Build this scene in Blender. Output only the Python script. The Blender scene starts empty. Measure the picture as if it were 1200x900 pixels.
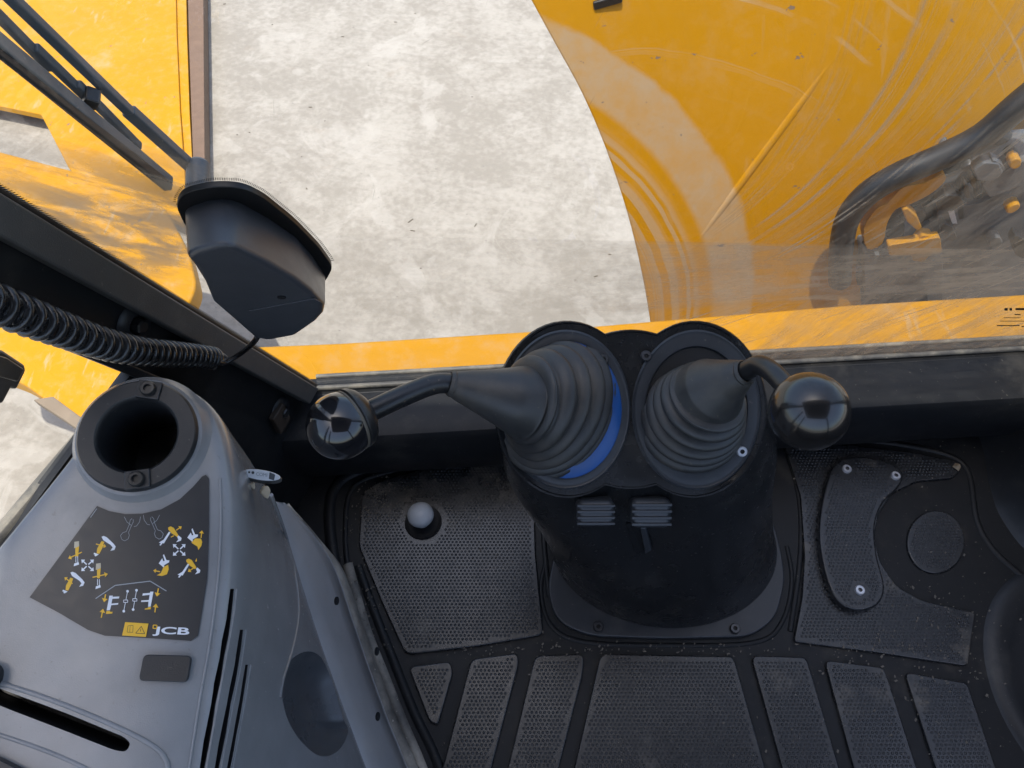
import bpy, bmesh, math, random
import numpy as np
from mathutils import Vector, Matrix
from mathutils.bvhtree import BVHTree
random.seed(7); rng = np.random.default_rng(7)
R = math.radians

# ------------------------------------------------------------------ camera, light, exposure
sc = bpy.context.scene
CAM = Vector((0, 0, 1.3)); PITCH = 58.0; FPX = 889.0
cd = bpy.data.cameras.new('camera'); cam = bpy.data.objects.new('camera', cd)
sc.collection.objects.link(cam); sc.camera = cam
cam.location = CAM; cam.rotation_euler = (R(90 - PITCH), 0, 0)
cd.sensor_width = 36; cd.lens = 36 * FPX / 1200; cd.clip_start = .02; cd.clip_end = 1000
SUN_EL, SUN_AZ = 79.0, 222.0          # azimuth from +Y clockwise: behind the camera
w = bpy.data.worlds.new('World'); sc.world = w; w.use_nodes = True
wn = w.node_tree; sky = wn.nodes.new('ShaderNodeTexSky'); sky.sky_type = 'NISHITA'; sky.sun_disc = False
sky.sun_elevation = R(SUN_EL); sky.sun_rotation = R(SUN_AZ); sky.air_density = 1.0; sky.dust_density = 2.6
wn.links.new(sky.outputs[0], wn.nodes['Background'].inputs[0]); wn.nodes['Background'].inputs[1].default_value = .15
sd = bpy.data.lights.new('sun', 'SUN'); sun = bpy.data.objects.new('sun', sd); sc.collection.objects.link(sun)
sd.energy = 2.3; sd.angle = R(.6); sd.color = (1, .94, .845)
tosun = Vector((math.sin(R(SUN_AZ)) * math.cos(R(SUN_EL)), math.cos(R(SUN_AZ)) * math.cos(R(SUN_EL)), math.sin(R(SUN_EL))))
sun.rotation_euler = tosun.to_track_quat('Z', 'Y').to_euler(); sun.location = (0, 0, 8)
vs = sc.view_settings; vs.view_transform = 'Standard'; vs.look = 'None'; vs.exposure = 1.15; vs.gamma = 1; vs.use_curve_mapping = False
sc.cycles.max_bounces = 10; sc.cycles.transparent_max_bounces = 16; sc.cycles.use_denoising = True

# ------------------------------------------------------------------ survey helpers: photo pixel -> point of the place
Fv = Vector((0, math.cos(R(PITCH)), -math.sin(R(PITCH)))); Uv = Vector((0, math.sin(R(PITCH)), math.cos(R(PITCH))))
def ray(px, py): return Vector((1, 0, 0)) * ((px - 600) / FPX) + Uv * ((450 - py) / FPX) + Fv
def att(px, py, t): return CAM + ray(px, py) * t
def atz(px, py, z): d = ray(px, py); return CAM + d * ((z - CAM.z) / d.z)
def aty(px, py, y): d = ray(px, py); return CAM + d * ((y - CAM.y) / d.y)
def atpl(px, py, p, n): d = ray(px, py); return CAM + d * ((p - CAM).dot(n) / d.dot(n))

# ------------------------------------------------------------------ object helpers
COL = sc.collection
def link(name, me, parent=None):
    o = bpy.data.objects.new(name, me); COL.objects.link(o)
    if parent is not None:
        o.parent = parent
        if parent.type == 'EMPTY': o.matrix_parent_inverse = Matrix.Translation(-parent.location)
    return o
def tag(o, label=None, cat=None, group=None, kind=None):
    for k, v in (('label', label), ('category', cat), ('group', group), ('kind', kind)):
        if v: o[k] = v
    return o
def thing(name, loc, label, cat, group=None):
    o = link(name, None); o.location = loc; return tag(o, label, cat, group)
def mk(name, v, f, mat, parent=None, smooth=False, bevel=0, seg=2, sub=0, sharp=None):
    me = bpy.data.meshes.new(name); me.from_pydata([tuple(p) for p in v], [], f); me.update()
    bm = bmesh.new(); bm.from_mesh(me); bmesh.ops.recalc_face_normals(bm, faces=bm.faces); bm.to_mesh(me); bm.free()
    if mat: me.materials.append(mat)
    if smooth or bevel or sub: me.shade_smooth()
    if sharp: me.set_sharp_from_angle(angle=R(sharp))
    o = link(name, me, parent)
    if bevel:
        m = o.modifiers.new('bevel', 'BEVEL'); m.width = bevel; m.segments = seg; m.limit_method = 'ANGLE'; m.angle_limit = R(32); m.harden_normals = True
    if sub:
        m = o.modifiers.new('sub', 'SUBSURF'); m.levels = sub; m.render_levels = sub
    return o
def prism_vf(poly, off):
    n = len(poly); v = [Vector(p) for p in poly] + [Vector(p) + off for p in poly]
    f = [tuple(range(n))[::-1], tuple(range(n, 2 * n))] + [(i, (i + 1) % n, n + (i + 1) % n, n + i) for i in range(n)]
    return v, f
def prism(name, poly, off, mat, parent=None, bevel=.002, seg=2, smooth=False):
    v, f = prism_vf(poly, Vector(off)); return mk(name, v, f, mat, parent, bevel=bevel, seg=seg, smooth=smooth)
def merge(parts):
    V, F = [], []
    for v, f in parts:
        b = len(V); V += list(v); F += [tuple(i + b for i in q) for q in f]
    return V, F
def box_vf(c, ax, ay, az):
    c, ax, ay, az = map(Vector, (c, ax, ay, az))
    v = [c + ax * i + ay * j + az * k for i in (-1, 1) for j in (-1, 1) for k in (-1, 1)]
    return v, [(0, 1, 3, 2), (4, 6, 7, 5), (0, 4, 5, 1), (2, 3, 7, 6), (0, 2, 6, 4), (1, 5, 7, 3)]
def bar_vf(a, b, up, w_, h_):
    a, b = Vector(a), Vector(b); d = (b - a).normalized(); s = d.cross(Vector(up)).normalized(); u = s.cross(d)
    return box_vf((a + b) / 2, (b - a) / 2, s * w_ / 2, u * h_ / 2)
def rnd(poly, r, n=5):
    out = []; P = [Vector(p) for p in poly]; N = len(P)
    for i in range(N):
        a, b, c = P[i - 1], P[i], P[(i + 1) % N]
        la, lc = (a - b).length, (c - b).length; k = min(r, la * .45, lc * .45)
        p, q = b + (a - b) * (k / la), b + (c - b) * (k / lc)
        for j in range(n + 1):
            t = j / n; out.append(p * (1 - t) ** 2 + b * (2 * t * (1 - t)) + q * t ** 2)
    return out
def cr(P, n, closed=False):          # Catmull-Rom through points (tuples or Vectors of any size)
    P = [np.array(tuple(p), float) for p in P]; out = []; N = len(P)
    for i in range(N if closed else N - 1):
        g = (lambda k: P[k % N]) if closed else (lambda k: P[max(0, min(N - 1, k))])
        p0, p1, p2, p3 = g(i - 1), g(i), g(i + 1), g(i + 2)
        for j in range(n):
            t = j / n
            out.append(.5 * (2 * p1 + (p2 - p0) * t + (2 * p0 - 5 * p1 + 4 * p2 - p3) * t * t + (3 * p1 - p0 - 3 * p2 + p3) * t ** 3))
    if not closed: out.append(P[-1])
    return out
def resample(poly, n):
    P = np.array([tuple(p) for p in poly], float); Q = np.vstack([P, P[:1]]); s = np.r_[0, np.cumsum(np.linalg.norm(np.diff(Q, axis=0), axis=1))]
    u = np.arange(n) / n * s[-1]; return [Vector([np.interp(x, s, Q[:, k]) for k in range(Q.shape[1])]) for x in u]
def tube_vf(path, rad, seg=12, cap=True, up=None, qs=None):
    P = [Vector(p[:3]) for p in path]; n = len(P)
    if not hasattr(rad, '__len__'): rad = [rad] * n
    T = [(P[min(i + 1, n - 1)] - P[max(i - 1, 0)]).normalized() for i in range(n)]
    a = Vector(up) if up else (Vector((0, 0, 1)) if abs(T[0].z) < .9 else Vector((1, 0, 0)))
    s = T[0].cross(a).normalized(); V, F = [], []
    for i in range(n):
        s = (s - T[i] * s.dot(T[i])).normalized(); q = T[i].cross(s)
        for j in range(seg):
            an = 2 * math.pi * j / seg; V.append(P[i] + (s * math.cos(an) + q * (math.sin(an) * (qs[i] if qs is not None else 1))) * rad[i])
    for i in range(n - 1):
        for j in range(seg):
            k = (j + 1) % seg; F.append((i * seg + j, i * seg + k, (i + 1) * seg + k, (i + 1) * seg + j))
    if cap: F += [tuple(range(seg))[::-1], tuple(range((n - 1) * seg, n * seg))]
    return V, F
def tube(name, path, rad, mat, parent=None, seg=12, sharp=60):
    v, f = tube_vf(path, rad, seg); return mk(name, v, f, mat, parent, smooth=True, sharp=sharp)
def frame_of(n):
    n = Vector(n).normalized(); x = Vector((1, 0, 0)); x = (x - n * x.dot(n)).normalized(); return x, n.cross(x), n
def lathe_vf(c, n, prof, seg=40, sx=1, sy=1):       # prof = [(radius, height)], closed at the ends only when radius is 0
    x, y, z = frame_of(n); c = Vector(c); V, F = [], []
    for r, h in prof:
        for j in range(seg):
            a = 2 * math.pi * j / seg; V.append(c + x * (math.cos(a) * r * sx) + y * (math.sin(a) * r * sy) + z * h)
    for i in range(len(prof) - 1):
        for j in range(seg):
            k = (j + 1) % seg; F.append((i * seg + j, i * seg + k, (i + 1) * seg + k, (i + 1) * seg + j))
    return V, F
def lathe(name, c, n, prof, mat, parent=None, seg=40, sx=1, sy=1, sharp=40):
    v, f = lathe_vf(c, n, prof, seg, sx, sy); return mk(name, v, f, mat, parent, smooth=True, sharp=sharp)
def screw(name, c, n, r, mat, parent, dark):
    o = lathe(name, c, n, [(r * 1.0, -.002), (r, r * .35), (r * .85, r * .55), (r * .42, r * .55), (r * .36, r * .2), (0.0001, r * .2)], mat, parent, 20)
    o.data.materials.append(dark)
    for p in o.data.polygons:
        if (p.index // 20) >= 3: p.material_index = 1
    return o

# ------------------------------------------------------------------ materials
class NT:
    def __init__(s, name):
        s.m = bpy.data.materials.new(name); s.m.use_nodes = True; s.t = s.m.node_tree; s.b = s.t.nodes['Principled BSDF']; s.out = s.t.nodes['Material Output']
        s.co = s.t.nodes.new('ShaderNodeTexCoord')
    def new(s, k): return s.t.nodes.new('ShaderNode' + k)
    def put(s, sock, v):
        if isinstance(v, bpy.types.NodeSocket): s.t.links.new(v, sock)
        elif v is not None:
            if hasattr(v, '__len__') and len(v) == 3 and sock.type == 'RGBA': v = (*v, 1)
            sock.default_value = v
    def math(s, op, a, b=None, c=None, clamp=False):
        n = s.new('Math'); n.operation = op; n.use_clamp = clamp
        for i, v in enumerate((a, b, c)): s.put(n.inputs[i], v)
        return n.outputs[0]
    def scale(s, v, k):
        n = s.new('Mapping'); s.put(n.inputs['Vector'], v); n.inputs['Scale'].default_value = k; return n.outputs[0]
    def rot(s, v, r, k=(1, 1, 1)):
        n = s.new('Mapping'); s.put(n.inputs['Vector'], v); n.inputs['Rotation'].default_value = r; m = s.scale(n.outputs[0], k); return m
    def noise(s, v, sc_, det=4, ro=.55, dist=0):
        n = s.new('TexNoise'); s.put(n.inputs['Vector'], v); n.inputs['Scale'].default_value = sc_; n.inputs['Detail'].default_value = det
        n.inputs['Roughness'].default_value = ro; n.inputs['Distortion'].default_value = dist; return n.outputs['Fac']
    def vor(s, v, sc_, feat='F1'):
        n = s.new('TexVoronoi'); s.put(n.inputs['Vector'], v); n.inputs['Scale'].default_value = sc_; n.feature = feat; return n.outputs['Distance']
    def mr(s, v, a, b, c=0., d=1.):
        n = s.new('MapRange'); n.interpolation_type = 'SMOOTHSTEP'; s.put(n.inputs[0], v)
        for i, x in enumerate((a, b, c, d)): s.put(n.inputs[i + 1], x)
        return n.outputs[0]
    def mix(s, f, a, b):
        n = s.new('Mix'); n.data_type = 'RGBA'; s.put(n.inputs[0], f); s.put(n.inputs[6], a); s.put(n.inputs[7], b); return n.outputs[2]
    def bump(s, h, st, d=.002):
        n = s.new('Bump'); s.put(n.inputs['Height'], h); n.inputs['Strength'].default_value = st; n.inputs['Distance'].default_value = d
        s.t.links.new(n.outputs[0], s.b.inputs['Normal'])
    def set(s, **k):
        for a, v in k.items(): s.put(s.b.inputs[a.replace('_', ' ')], v)
        return s
    @property
    def obj(s): return s.co.outputs['Object']
    def xyz(s, v=None):
        n = s.new('SeparateXYZ'); s.put(n.inputs[0], v or s.obj); return n.outputs

def plastic(name, base, rough, dust=.25, dcol=(.17, .155, .13), grain=.25, spec=.5, dsc=9, dlo=.5, dhi=.8, scratch=.3):
    t = NT(name); o = t.obj
    d1 = t.math('MULTIPLY', t.mr(t.noise(o, dsc, 6, .65), dlo, dhi), dust)
    d2 = t.math('MULTIPLY', t.mr(t.noise(o, 160, 3, .6), .66, .74), dust * 1.6)              # specks
    sc1 = t.mr(t.noise(t.rot(o, (.4, .2, .7), (14, 240, 40)), 1, 3, .6), .70, .75)
    sc2 = t.mr(t.noise(t.rot(o, (.1, .9, -.5), (220, 12, 40)), 1, 3, .6), .71, .76)
    msk = t.mr(t.noise(o, 5, 2), .45, .65)
    sct = t.math('MULTIPLY', t.math('MULTIPLY', t.math('MAXIMUM', sc1, sc2), msk), scratch)
    f = t.math('MAXIMUM', t.math('MAXIMUM', d1, d2), sct, clamp=True)
    var = t.mix(t.noise(o, 22, 4), tuple(c * .8 for c in base), tuple(c * 1.2 for c in base))
    t.set(Base_Color=t.mix(f, var, dcol), Roughness=t.math('ADD', t.math('MULTIPLY', t.noise(o, 30, 4), .22), t.math('ADD', t.math('MULTIPLY', f, .3), rough - .1)), Specular_IOR_Level=spec)
    t.bump(t.math('ADD', t.noise(o, 900, 2), t.math('MULTIPLY', t.noise(o, 40, 3), .6)), grain, .0006)
    return t.m
M = {}
M['black'] = plastic('black_plastic', (.018, .019, .021), .38)
M['floor'] = plastic('floor_rubber', (.014, .0145, .0155), .44, dust=.36, dlo=.52, dhi=.80, scratch=.5, spec=.28, dcol=(.16, .135, .105))
M['tread'] = plastic('tread_rubber', (.017, .018, .020), .26, dust=.55, dlo=.53, dhi=.76, scratch=.7, dsc=11, spec=.75, dcol=(.19, .165, .13))
M['shell'] = plastic('pedestal_plastic', (.013, .0135, .0145), .24, dust=.16, scratch=.35)
M['rim'] = plastic('rim_plastic', (.034, .037, .042), .34, dust=.3, scratch=.5)
M['gaiter'] = plastic('gaiter_rubber', (.030, .030, .030), .42, dust=.45, dcol=(.10, .085, .065), dlo=.42, dhi=.75, dsc=16)
M['trim'] = plastic('pillar_trim', (.075, .074, .070), .55, dust=.5, dcol=(.22, .2, .17), grain=.8)
M['pillar'] = plastic('pillar_paint', (.014, .015, .016), .40, dust=.25)
M['grey'] = plastic('grey_console_plastic', (.235, .235, .237), .19, dust=.28, dcol=(.09, .075, .055), grain=.16, dsc=6, dlo=.56, dhi=.8, scratch=.07)
M['grey2'] = plastic('grey_trim_plastic', (.36, .355, .35), .34, dust=.35, dcol=(.42, .38, .31), grain=.10, dsc=8)
M['sill'] = plastic('sill_plastic', (.013, .014, .016), .55, dust=.3, spec=.3)
M['dusty'] = plastic('dusty_edge_plastic', (.06, .058, .055), .5, dust=1.0, dcol=(.55, .49, .40), dsc=7, dlo=.30, dhi=.75)
M['cover'] = plastic('wiper_cover_plastic', (.048, .052, .060), .34, dust=.12, grain=.5)
M['dark'] = plastic('cavity_shade', (.006, .006, .007), .6, dust=.0, scratch=0)  # near-black tone painted in for shade in openings, some only flat plates
M['rod'] = plastic('rod_black', (.014, .014, .015), .3, dust=.35, dcol=(.16, .12, .08))
def simple(name, col, rough=.4, metal=0., spec=.5, coat=0.):
    t = NT(name); o = t.obj
    t.set(Base_Color=t.mix(t.noise(o, 60, 4), tuple(c * .82 for c in col), tuple(min(1, c * 1.15) for c in col)), Roughness=t.math('ADD', t.math('MULTIPLY', t.noise(o, 90, 3), .15), rough - .07), Metallic=metal, Specular_IOR_Level=spec, Coat_Weight=coat, Coat_Roughness=.05)
    return t.m
M['knob'] = simple('knob_gloss_black', (.010, .010, .012), .13, coat=.7)
M['knob2'] = simple('knob_worn_black', (.013, .012, .012), .22, coat=.5)
M['knobseam'] = simple('knob_collar', (.10, .085, .065), .5)
M['blue'] = plastic('blue_seal', (.014, .08, .29), .34, dust=.25, dcol=(.1, .12, .16), dlo=.4, dhi=.8)
M['zinc'] = simple('zinc_screw', (.62, .63, .66), .35, .6)
M['steel'] = simple('dull_steel', (.10, .10, .105), .4, .8)
M['bolt'] = simple('black_bolt', (.02, .02, .02), .3)
M['button'] = simple('grey_button', (.40, .42, .44), .35)
M['decal'] = simple('decal_black', (.018, .021, .026), .32)
M['white'] = simple('print_white', (.72, .74, .78), .4)
M['lgrey'] = simple('print_grey', (.30, .33, .36), .4)
M['pyel'] = simple('print_yellow', (.80, .45, .02), .4)
M['pink'] = simple('print_black', (.02, .02, .02), .5)
M['cream'] = simple('cream_foam', (.55, .47, .34), .7)
M['hose'] = simple('hose_rubber', (.016, .018, .022), .45)
M['cable'] = simple('coil_cable', (.016, .016, .017), .28, coat=.3)
M['seal'] = plastic('window_seal', (.10, .095, .085), .5, dust=.6, dcol=(.36, .32, .25), dsc=25, dlo=.4, dhi=.7)
M['seald'] = plastic('window_seal_black', (.015, .015, .016), .5, dust=.25)
M['mach'] = plastic('machined_grey', (.11, .12, .135), .45, dust=.4, dcol=(.3, .28, .24), dsc=12)
M['wiper'] = plastic('wiper_grey', (.09, .11, .13), .42, dust=.55, dcol=(.26, .25, .23), dsc=25)
M['frit'] = simple('frit_black', (.010, .010, .010), .4)
M['stone'] = simple('pebble_tan', (.38, .30, .2), .9)

def yellow(name, dirt=.55, arcs=None):
    t = NT(name); o = t.obj
    base = t.mix(t.noise(o, 3, 4), (.47, .212, .0015), (.55, .258, .0015))
    wear = t.math('ADD', t.math('MULTIPLY', t.mr(t.noise(o, 7, 7, .68), .52, .76), .75), t.math('MULTIPLY', t.mr(t.noise(o, 24, 8, .75), .46, .72), .35))
    dustc = (.44, .33, .21)
    f = t.math('MULTIPLY', wear, dirt)
    streak = t.mr(t.noise(t.rot(o, (0, .25, 0), (26, 6, 2.2)), 1, 5, .6), .60, .72)
    f = t.math('MAXIMUM', f, t.math('MULTIPLY', streak, dirt * .9))
    if arcs:
        x, y, z = t.xyz()
        (cx, cz, r), (cx2, cz2, r2) = arcs
        wob = t.math('MULTIPLY', t.math('SUBTRACT', t.noise(o, 14, 6, .65), .5), .03)
        def dist(cx, cz):
            a = t.math('SUBTRACT', x, cx); b = t.math('SUBTRACT', z, cz)
            return t.math('SQRT', t.math('ADD', t.math('MULTIPLY', a, a), t.math('MULTIPLY', b, b)))
        D = dist(cx, cz); d = t.math('ADD', D, wob)
        inside = t.mr(d, r + .006, r - .010)
        n1 = t.new('TexNoise'); n1.noise_dimensions = '1D'; t.put(n1.inputs['W'], t.math('ADD', D, t.math('MULTIPLY', t.noise(o, 4, 3), .03))); n1.inputs['Scale'].default_value = 55; n1.inputs['Detail'].default_value = 5
        lines = t.mr(n1.outputs['Fac'], .36, .60)
        clear = t.math('SUBTRACT', 1, t.math('MULTIPLY', t.mr(D, r - .150, r - .120), t.mr(D, r - .092, r - .112)))
        core = t.mr(D, r - .14, r - .12)
        body = t.math('ADD', t.math('MULTIPLY', core, t.mr(t.noise(o, 16, 7, .7), .3, .7, .45, .85)), t.math('MULTIPLY', t.math('SUBTRACT', 1, core), t.math('MULTIPLY', lines, .62)))
        f = t.math('MAXIMUM', f, t.math('MULTIPLY', t.math('MULTIPLY', inside, clear), body))
        D2 = dist(cx2, cz2); n2 = t.new('TexNoise'); n2.noise_dimensions = '1D'; t.put(n2.inputs['W'], t.math('ADD', D2, t.math('MULTIPLY', t.noise(o, 3, 4), .05))); n2.inputs['Scale'].default_value = 30; n2.inputs['Detail'].default_value = 7; n2.inputs['Roughness'].default_value = .65
        l2 = t.math('MULTIPLY', t.mr(n2.outputs['Fac'], .54, .68), t.math('MULTIPLY', t.mr(D2, r2 - .30, r2 - .2), t.mr(t.noise(o, 5, 4), .38, .62)))
        f = t.math('MAXIMUM', f, t.math('MULTIPLY', l2, .55))
    chip = t.mr(t.noise(t.scale(o, (1, 1, 1.6)), 26, 3, .6), .70, .72)
    col = t.mix(f, base, dustc); col = t.mix(t.math('MULTIPLY', chip, .8), col, (.16, .14, .13))
    t.set(Base_Color=col, Roughness=t.math('ADD', t.math('MULTIPLY', f, .4), .42), Specular_IOR_Level=.25)
    t.bump(t.noise(o, 60, 4), .08, .002); return t.m
M['yellow'] = yellow('yellow_paint')
M['yellowd'] = yellow('yellow_paint_dusty', .75)
M['edgebrown'] = plastic('brown_side_edge', (.16, .10, .065), .7, dust=.5, dcol=(.24, .16, .11))  # darker brown than the yellow plates, on the beam's right side

def concrete():
    t = NT('concrete'); o = t.obj
    n1 = t.noise(o, 2.2, 8, .62, .5); n2 = t.noise(t.rot(o, (0, 0, .35), (1, 2.6, 1)), 5, 7, .65); n3 = t.noise(o, 34, 5, .6); n4 = t.noise(t.rot(o, (0, 0, .2), (14, 60, 1)), 1.0, 4, .6)
    a = t.math('ADD', t.math('MULTIPLY', n1, 1.15), t.math('MULTIPLY', n2, .45)); a = t.math('ADD', a, t.math('MULTIPLY', n3, .8))
    col = t.mix(t.mr(a, .98, 1.44), (.265, .240, .203), (.362, .334, .290))
    col = t.mix(t.math('MULTIPLY', t.mr(n4, .52, .72), .32), col, (.25, .23, .20))
    patch = t.mr(t.noise(o, 3.1, 6, .6, .8), .56, .62); col = t.mix(t.math('MULTIPLY', patch, .42), col, (.42, .392, .348))
    brown = t.mr(t.noise(o, 6, 5, .6), .64, .74); col = t.mix(t.math('MULTIPLY', brown, .3), col, (.26, .21, .16))
    pit = t.mr(t.noise(t.rot(o, (0, 0, .15), (38, 90, 1)), 1, 3, .6), .69, .76); col = t.mix(t.math('MULTIPLY', pit, .8), col, (.12, .11, .10))
    t.set(Base_Color=col, Roughness=.85, Specular_IOR_Level=.25)
    t.bump(t.math('ADD', t.math('MULTIPLY', n3, .5), a), .35, .01); return t.m
M['ground'] = concrete()

# ------------------------------------------------------------------ cab geometry: planes
A = atz(362, 452, .2); Cc = atz(1200, 405, .2)                 # rear window's lower edge
WX = lambda y: -.589 + .36 * y                                 # left side wall: x as a function of y
wn_in = Vector((1, -.36, 0)).normalized()                      # its inward normal
wp = Vector((WX(0), 0, 0))
B = atpl(0, 230, wp, wn_in)
A = Vector((WX(A.y), A.y, .2))
pd = (B - A) / (B.z - A.z)                                     # pillar direction per metre of height
e1 = (Cc - A).normalized(); gn = e1.cross(pd).normalized()
if gn.y < 0: gn = -gn                                          # glass normal, outwards
e2 = (pd - e1 * pd.dot(e1)).normalized(); gi = -gn
def gp(px, py, off=0): return atpl(px, py, A + gi * off, gn)   # on the glass, off metres inside it
def guv(px, py): q = gp(px, py) - A; return q.dot(e1), q.dot(e2)

def glass_mat(name, dirty):
    t = NT(name); t.t.nodes.remove(t.b); uv = t.co.outputs['UV']
    nt = t.t; tr = t.new('BsdfTransparent'); tr.inputs[0].default_value = (.93, .95, .94, 1)
    gl = t.new('BsdfGlossy'); gl.inputs['Roughness'].default_value = .03; gl.inputs[0].default_value = (1, 1, 1, 1)
    lw = t.new('LayerWeight'); lw.inputs[0].default_value = .5; fr = t.math('ADD', t.math('MULTIPLY', t.math('POWER', lw.outputs['Facing'], 5.), .9), .045)
    m1 = t.new('MixShader'); nt.links.new(fr, m1.inputs[0]); nt.links.new(tr.outputs[0], m1.inputs[1]); nt.links.new(gl.outputs[0], m1.inputs[2])
    x, y, z = t.xyz(uv)
    film = t.math('MULTIPLY', t.mr(t.noise(uv, 6, 5, .6), .35, .75), .05)
    scr = t.math('MULTIPLY', t.math('MAXIMUM', t.mr(t.noise(t.rot(uv, (0, 0, .25), (420, 9, 1)), 1, 2), .74, .78), t.mr(t.noise(t.rot(uv, (0, 0, .9), (300, 14, 1)), 1, 2), .755, .79)), .26)
    f = t.math('ADD', film, scr)
    if dirty:
        u0, v0 = guv(740, 284); u1, v1 = guv(1200, 292); k = (v1 - v0) / (u1 - u0)
        h = t.math('SUBTRACT', y, t.math('ADD', t.math('MULTIPLY', x, k), v0 - u0 * k))
        low = t.mr(t.math('ADD', h, t.math('MULTIPLY', t.math('SUBTRACT', t.noise(uv, 22, 5), .5), .012)), .004, -.005); hz = t.math('ADD', t.math('MULTIPLY', t.noise(t.scale(uv, (7, 40, 1)), 1, 8, .75), .5), t.math('MULTIPLY', t.noise(uv, 18, 7, .7), .5))
        uL = guv(600, 300)[0]; uR = guv(900, 300)[0]; vb = guv(1000, 352)[1]
        amt = t.mr(x, uL, uR, .10, .48)
        amt2 = t.mr(t.math('ADD', y, t.math('MULTIPLY', t.math('SUBTRACT', t.noise(uv, 7, 5), .5), .12)), vb - .012, vb + .02, .14, 1.)
        band = t.math('MULTIPLY', t.math('MULTIPLY', low, amt), t.math('MULTIPLY', amt2, t.mr(hz, .3, .68, .35, 1.45)))
        line = t.math('MULTIPLY', t.math('MULTIPLY', t.mr(h, -.006, -.001), t.mr(h, .006, .001)), t.mr(x, uL - .1, uR, .05, .28))
        ua, va = guv(165, 265); dx = t.math('SUBTRACT', x, ua); dy = t.math('SUBTRACT', y, va)
        dd = t.math('SQRT', t.math('ADD', t.math('MULTIPLY', dx, dx), t.math('MULTIPLY', dy, dy)))
        smear = t.math('MULTIPLY', t.mr(dd, .19, .05), t.mr(t.noise(t.rot(uv, (0, 0, .8), (1, 2.2, 1)), 13, 7, .65, .4), .36, .60, .10, .80))
        right = t.math('MULTIPLY', t.mr(x, guv(1000, 200)[0], guv(1160, 200)[0]), t.math('MULTIPLY', t.mr(t.noise(t.scale(uv, (30, 4, 1)), 1, 5, .7), .3, .65), .50))
        up_, vp_ = guv(232, 204); ax_ = t.math('SUBTRACT', x, up_); ay_ = t.math('SUBTRACT', y, vp_)
        DP = t.math('SQRT', t.math('ADD', t.math('MULTIPLY', ax_, ax_), t.math('MULTIPLY', ay_, ay_)))
        na = t.new('TexNoise'); na.noise_dimensions = '1D'; t.put(na.inputs['W'], t.math('ADD', DP, t.math('MULTIPLY', t.noise(uv, 4, 3), .012))); na.inputs['Scale'].default_value = 130; na.inputs['Detail'].default_value = 6; na.inputs['Roughness'].default_value = .7
        nb = t.new('TexNoise'); nb.noise_dimensions = '1D'; t.put(nb.inputs['W'], DP); nb.inputs['Scale'].default_value = 16; nb.inputs['Detail'].default_value = 3
        uA = guv(880, 150)[0]; uB = guv(1010, 150)[0]
        wipe = t.math('MULTIPLY', t.math('MULTIPLY', t.mr(na.outputs['Fac'], .43, .66), t.mr(nb.outputs['Fac'], .37, .56)), t.math('MULTIPLY', t.mr(t.noise(uv, 9, 6, .65), .36, .62), t.mr(x, uA, uB, .03, .85)))
        band = t.math('MAXIMUM', band, wipe)
        f = t.math('ADD', f, t.math('MAXIMUM', t.math('MAXIMUM', band, line), t.math('MAXIMUM', smear, right)), clamp=True)
    df = t.new('BsdfDiffuse'); df.inputs[0].default_value = (.44, .355, .25, 1); tl = t.new('BsdfTranslucent'); tl.inputs[0].default_value = (.44, .355, .25, 1)
    m2 = t.new('MixShader'); m2.inputs[0].default_value = .5; nt.links.new(df.outputs[0], m2.inputs[1]); nt.links.new(tl.outputs[0], m2.inputs[2])
    m3 = t.new('MixShader'); nt.links.new(f, m3.inputs[0]); nt.links.new(m1.outputs[0], m3.inputs[1]); nt.links.new(m2.outputs[0], m3.inputs[2])
    nt.links.new(m3.outputs[0], t.out.inputs[0]); return t.m
M['glass'] = glass_mat('rear_glass', True); M['glass2'] = glass_mat('side_glass', False)
def glass_quad(name, pts, org, ex, ey, mat, parent):
    o = mk(name, pts, [(0, 1, 2, 3)], mat, parent); uvl = o.data.uv_layers.new(name='UVMap')
    for lp in o.data.loops:
        q = o.data.vertices[lp.vertex_index].co - org; uvl.data[lp.index].uv = (q.dot(ex), q.dot(ey))
    return o

# ------------------------------------------------------------------ ground
ZG = -1.05
v = [(-300, -300, ZG), (300, -300, ZG), (300, 300, ZG), (-300, 300, ZG)]
tag(mk('ground', v, [(0, 1, 2, 3)], M['ground']), kind='structure')
V, F = [], []
for i in range(28):
    p = atz(random.uniform(230, 760), random.uniform(-20, 400), ZG); a = random.gauss(.1, .5); L = random.choice([.002, .003, .004, .006, .011]) * random.uniform(.6, 1.3)
    d = Vector((math.cos(a), math.sin(a), 0)); v, f = box_vf(p + Vector((0, 0, .002)), d * L, Vector((-d.y, d.x, 0)) * random.uniform(.0008, .0018), (0, 0, .0012)); b = len(V); V += v; F += [tuple(i + b for i in q) for q in f]
tag(mk('ground_litter', V, F, simple('straw_litter', (.13, .11, .085), .9)), 'tiny dark straw chips scattered over the pale concrete', 'litter', kind='stuff')

# ------------------------------------------------------------------ cab shell (setting)
mkst = lambda *a, **k: tag(mk(*a, **k), kind='structure')
fl = [(-.85, -.9, 0), (1.3, -.9, 0), (1.3, .80, 0), (WX(.72), .72, 0), (-.85, -.7, 0)]
v, f = prism_vf(fl, Vector((0, 0, -.04))); mkst('cab_floor', v, f, M['floor'])
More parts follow.
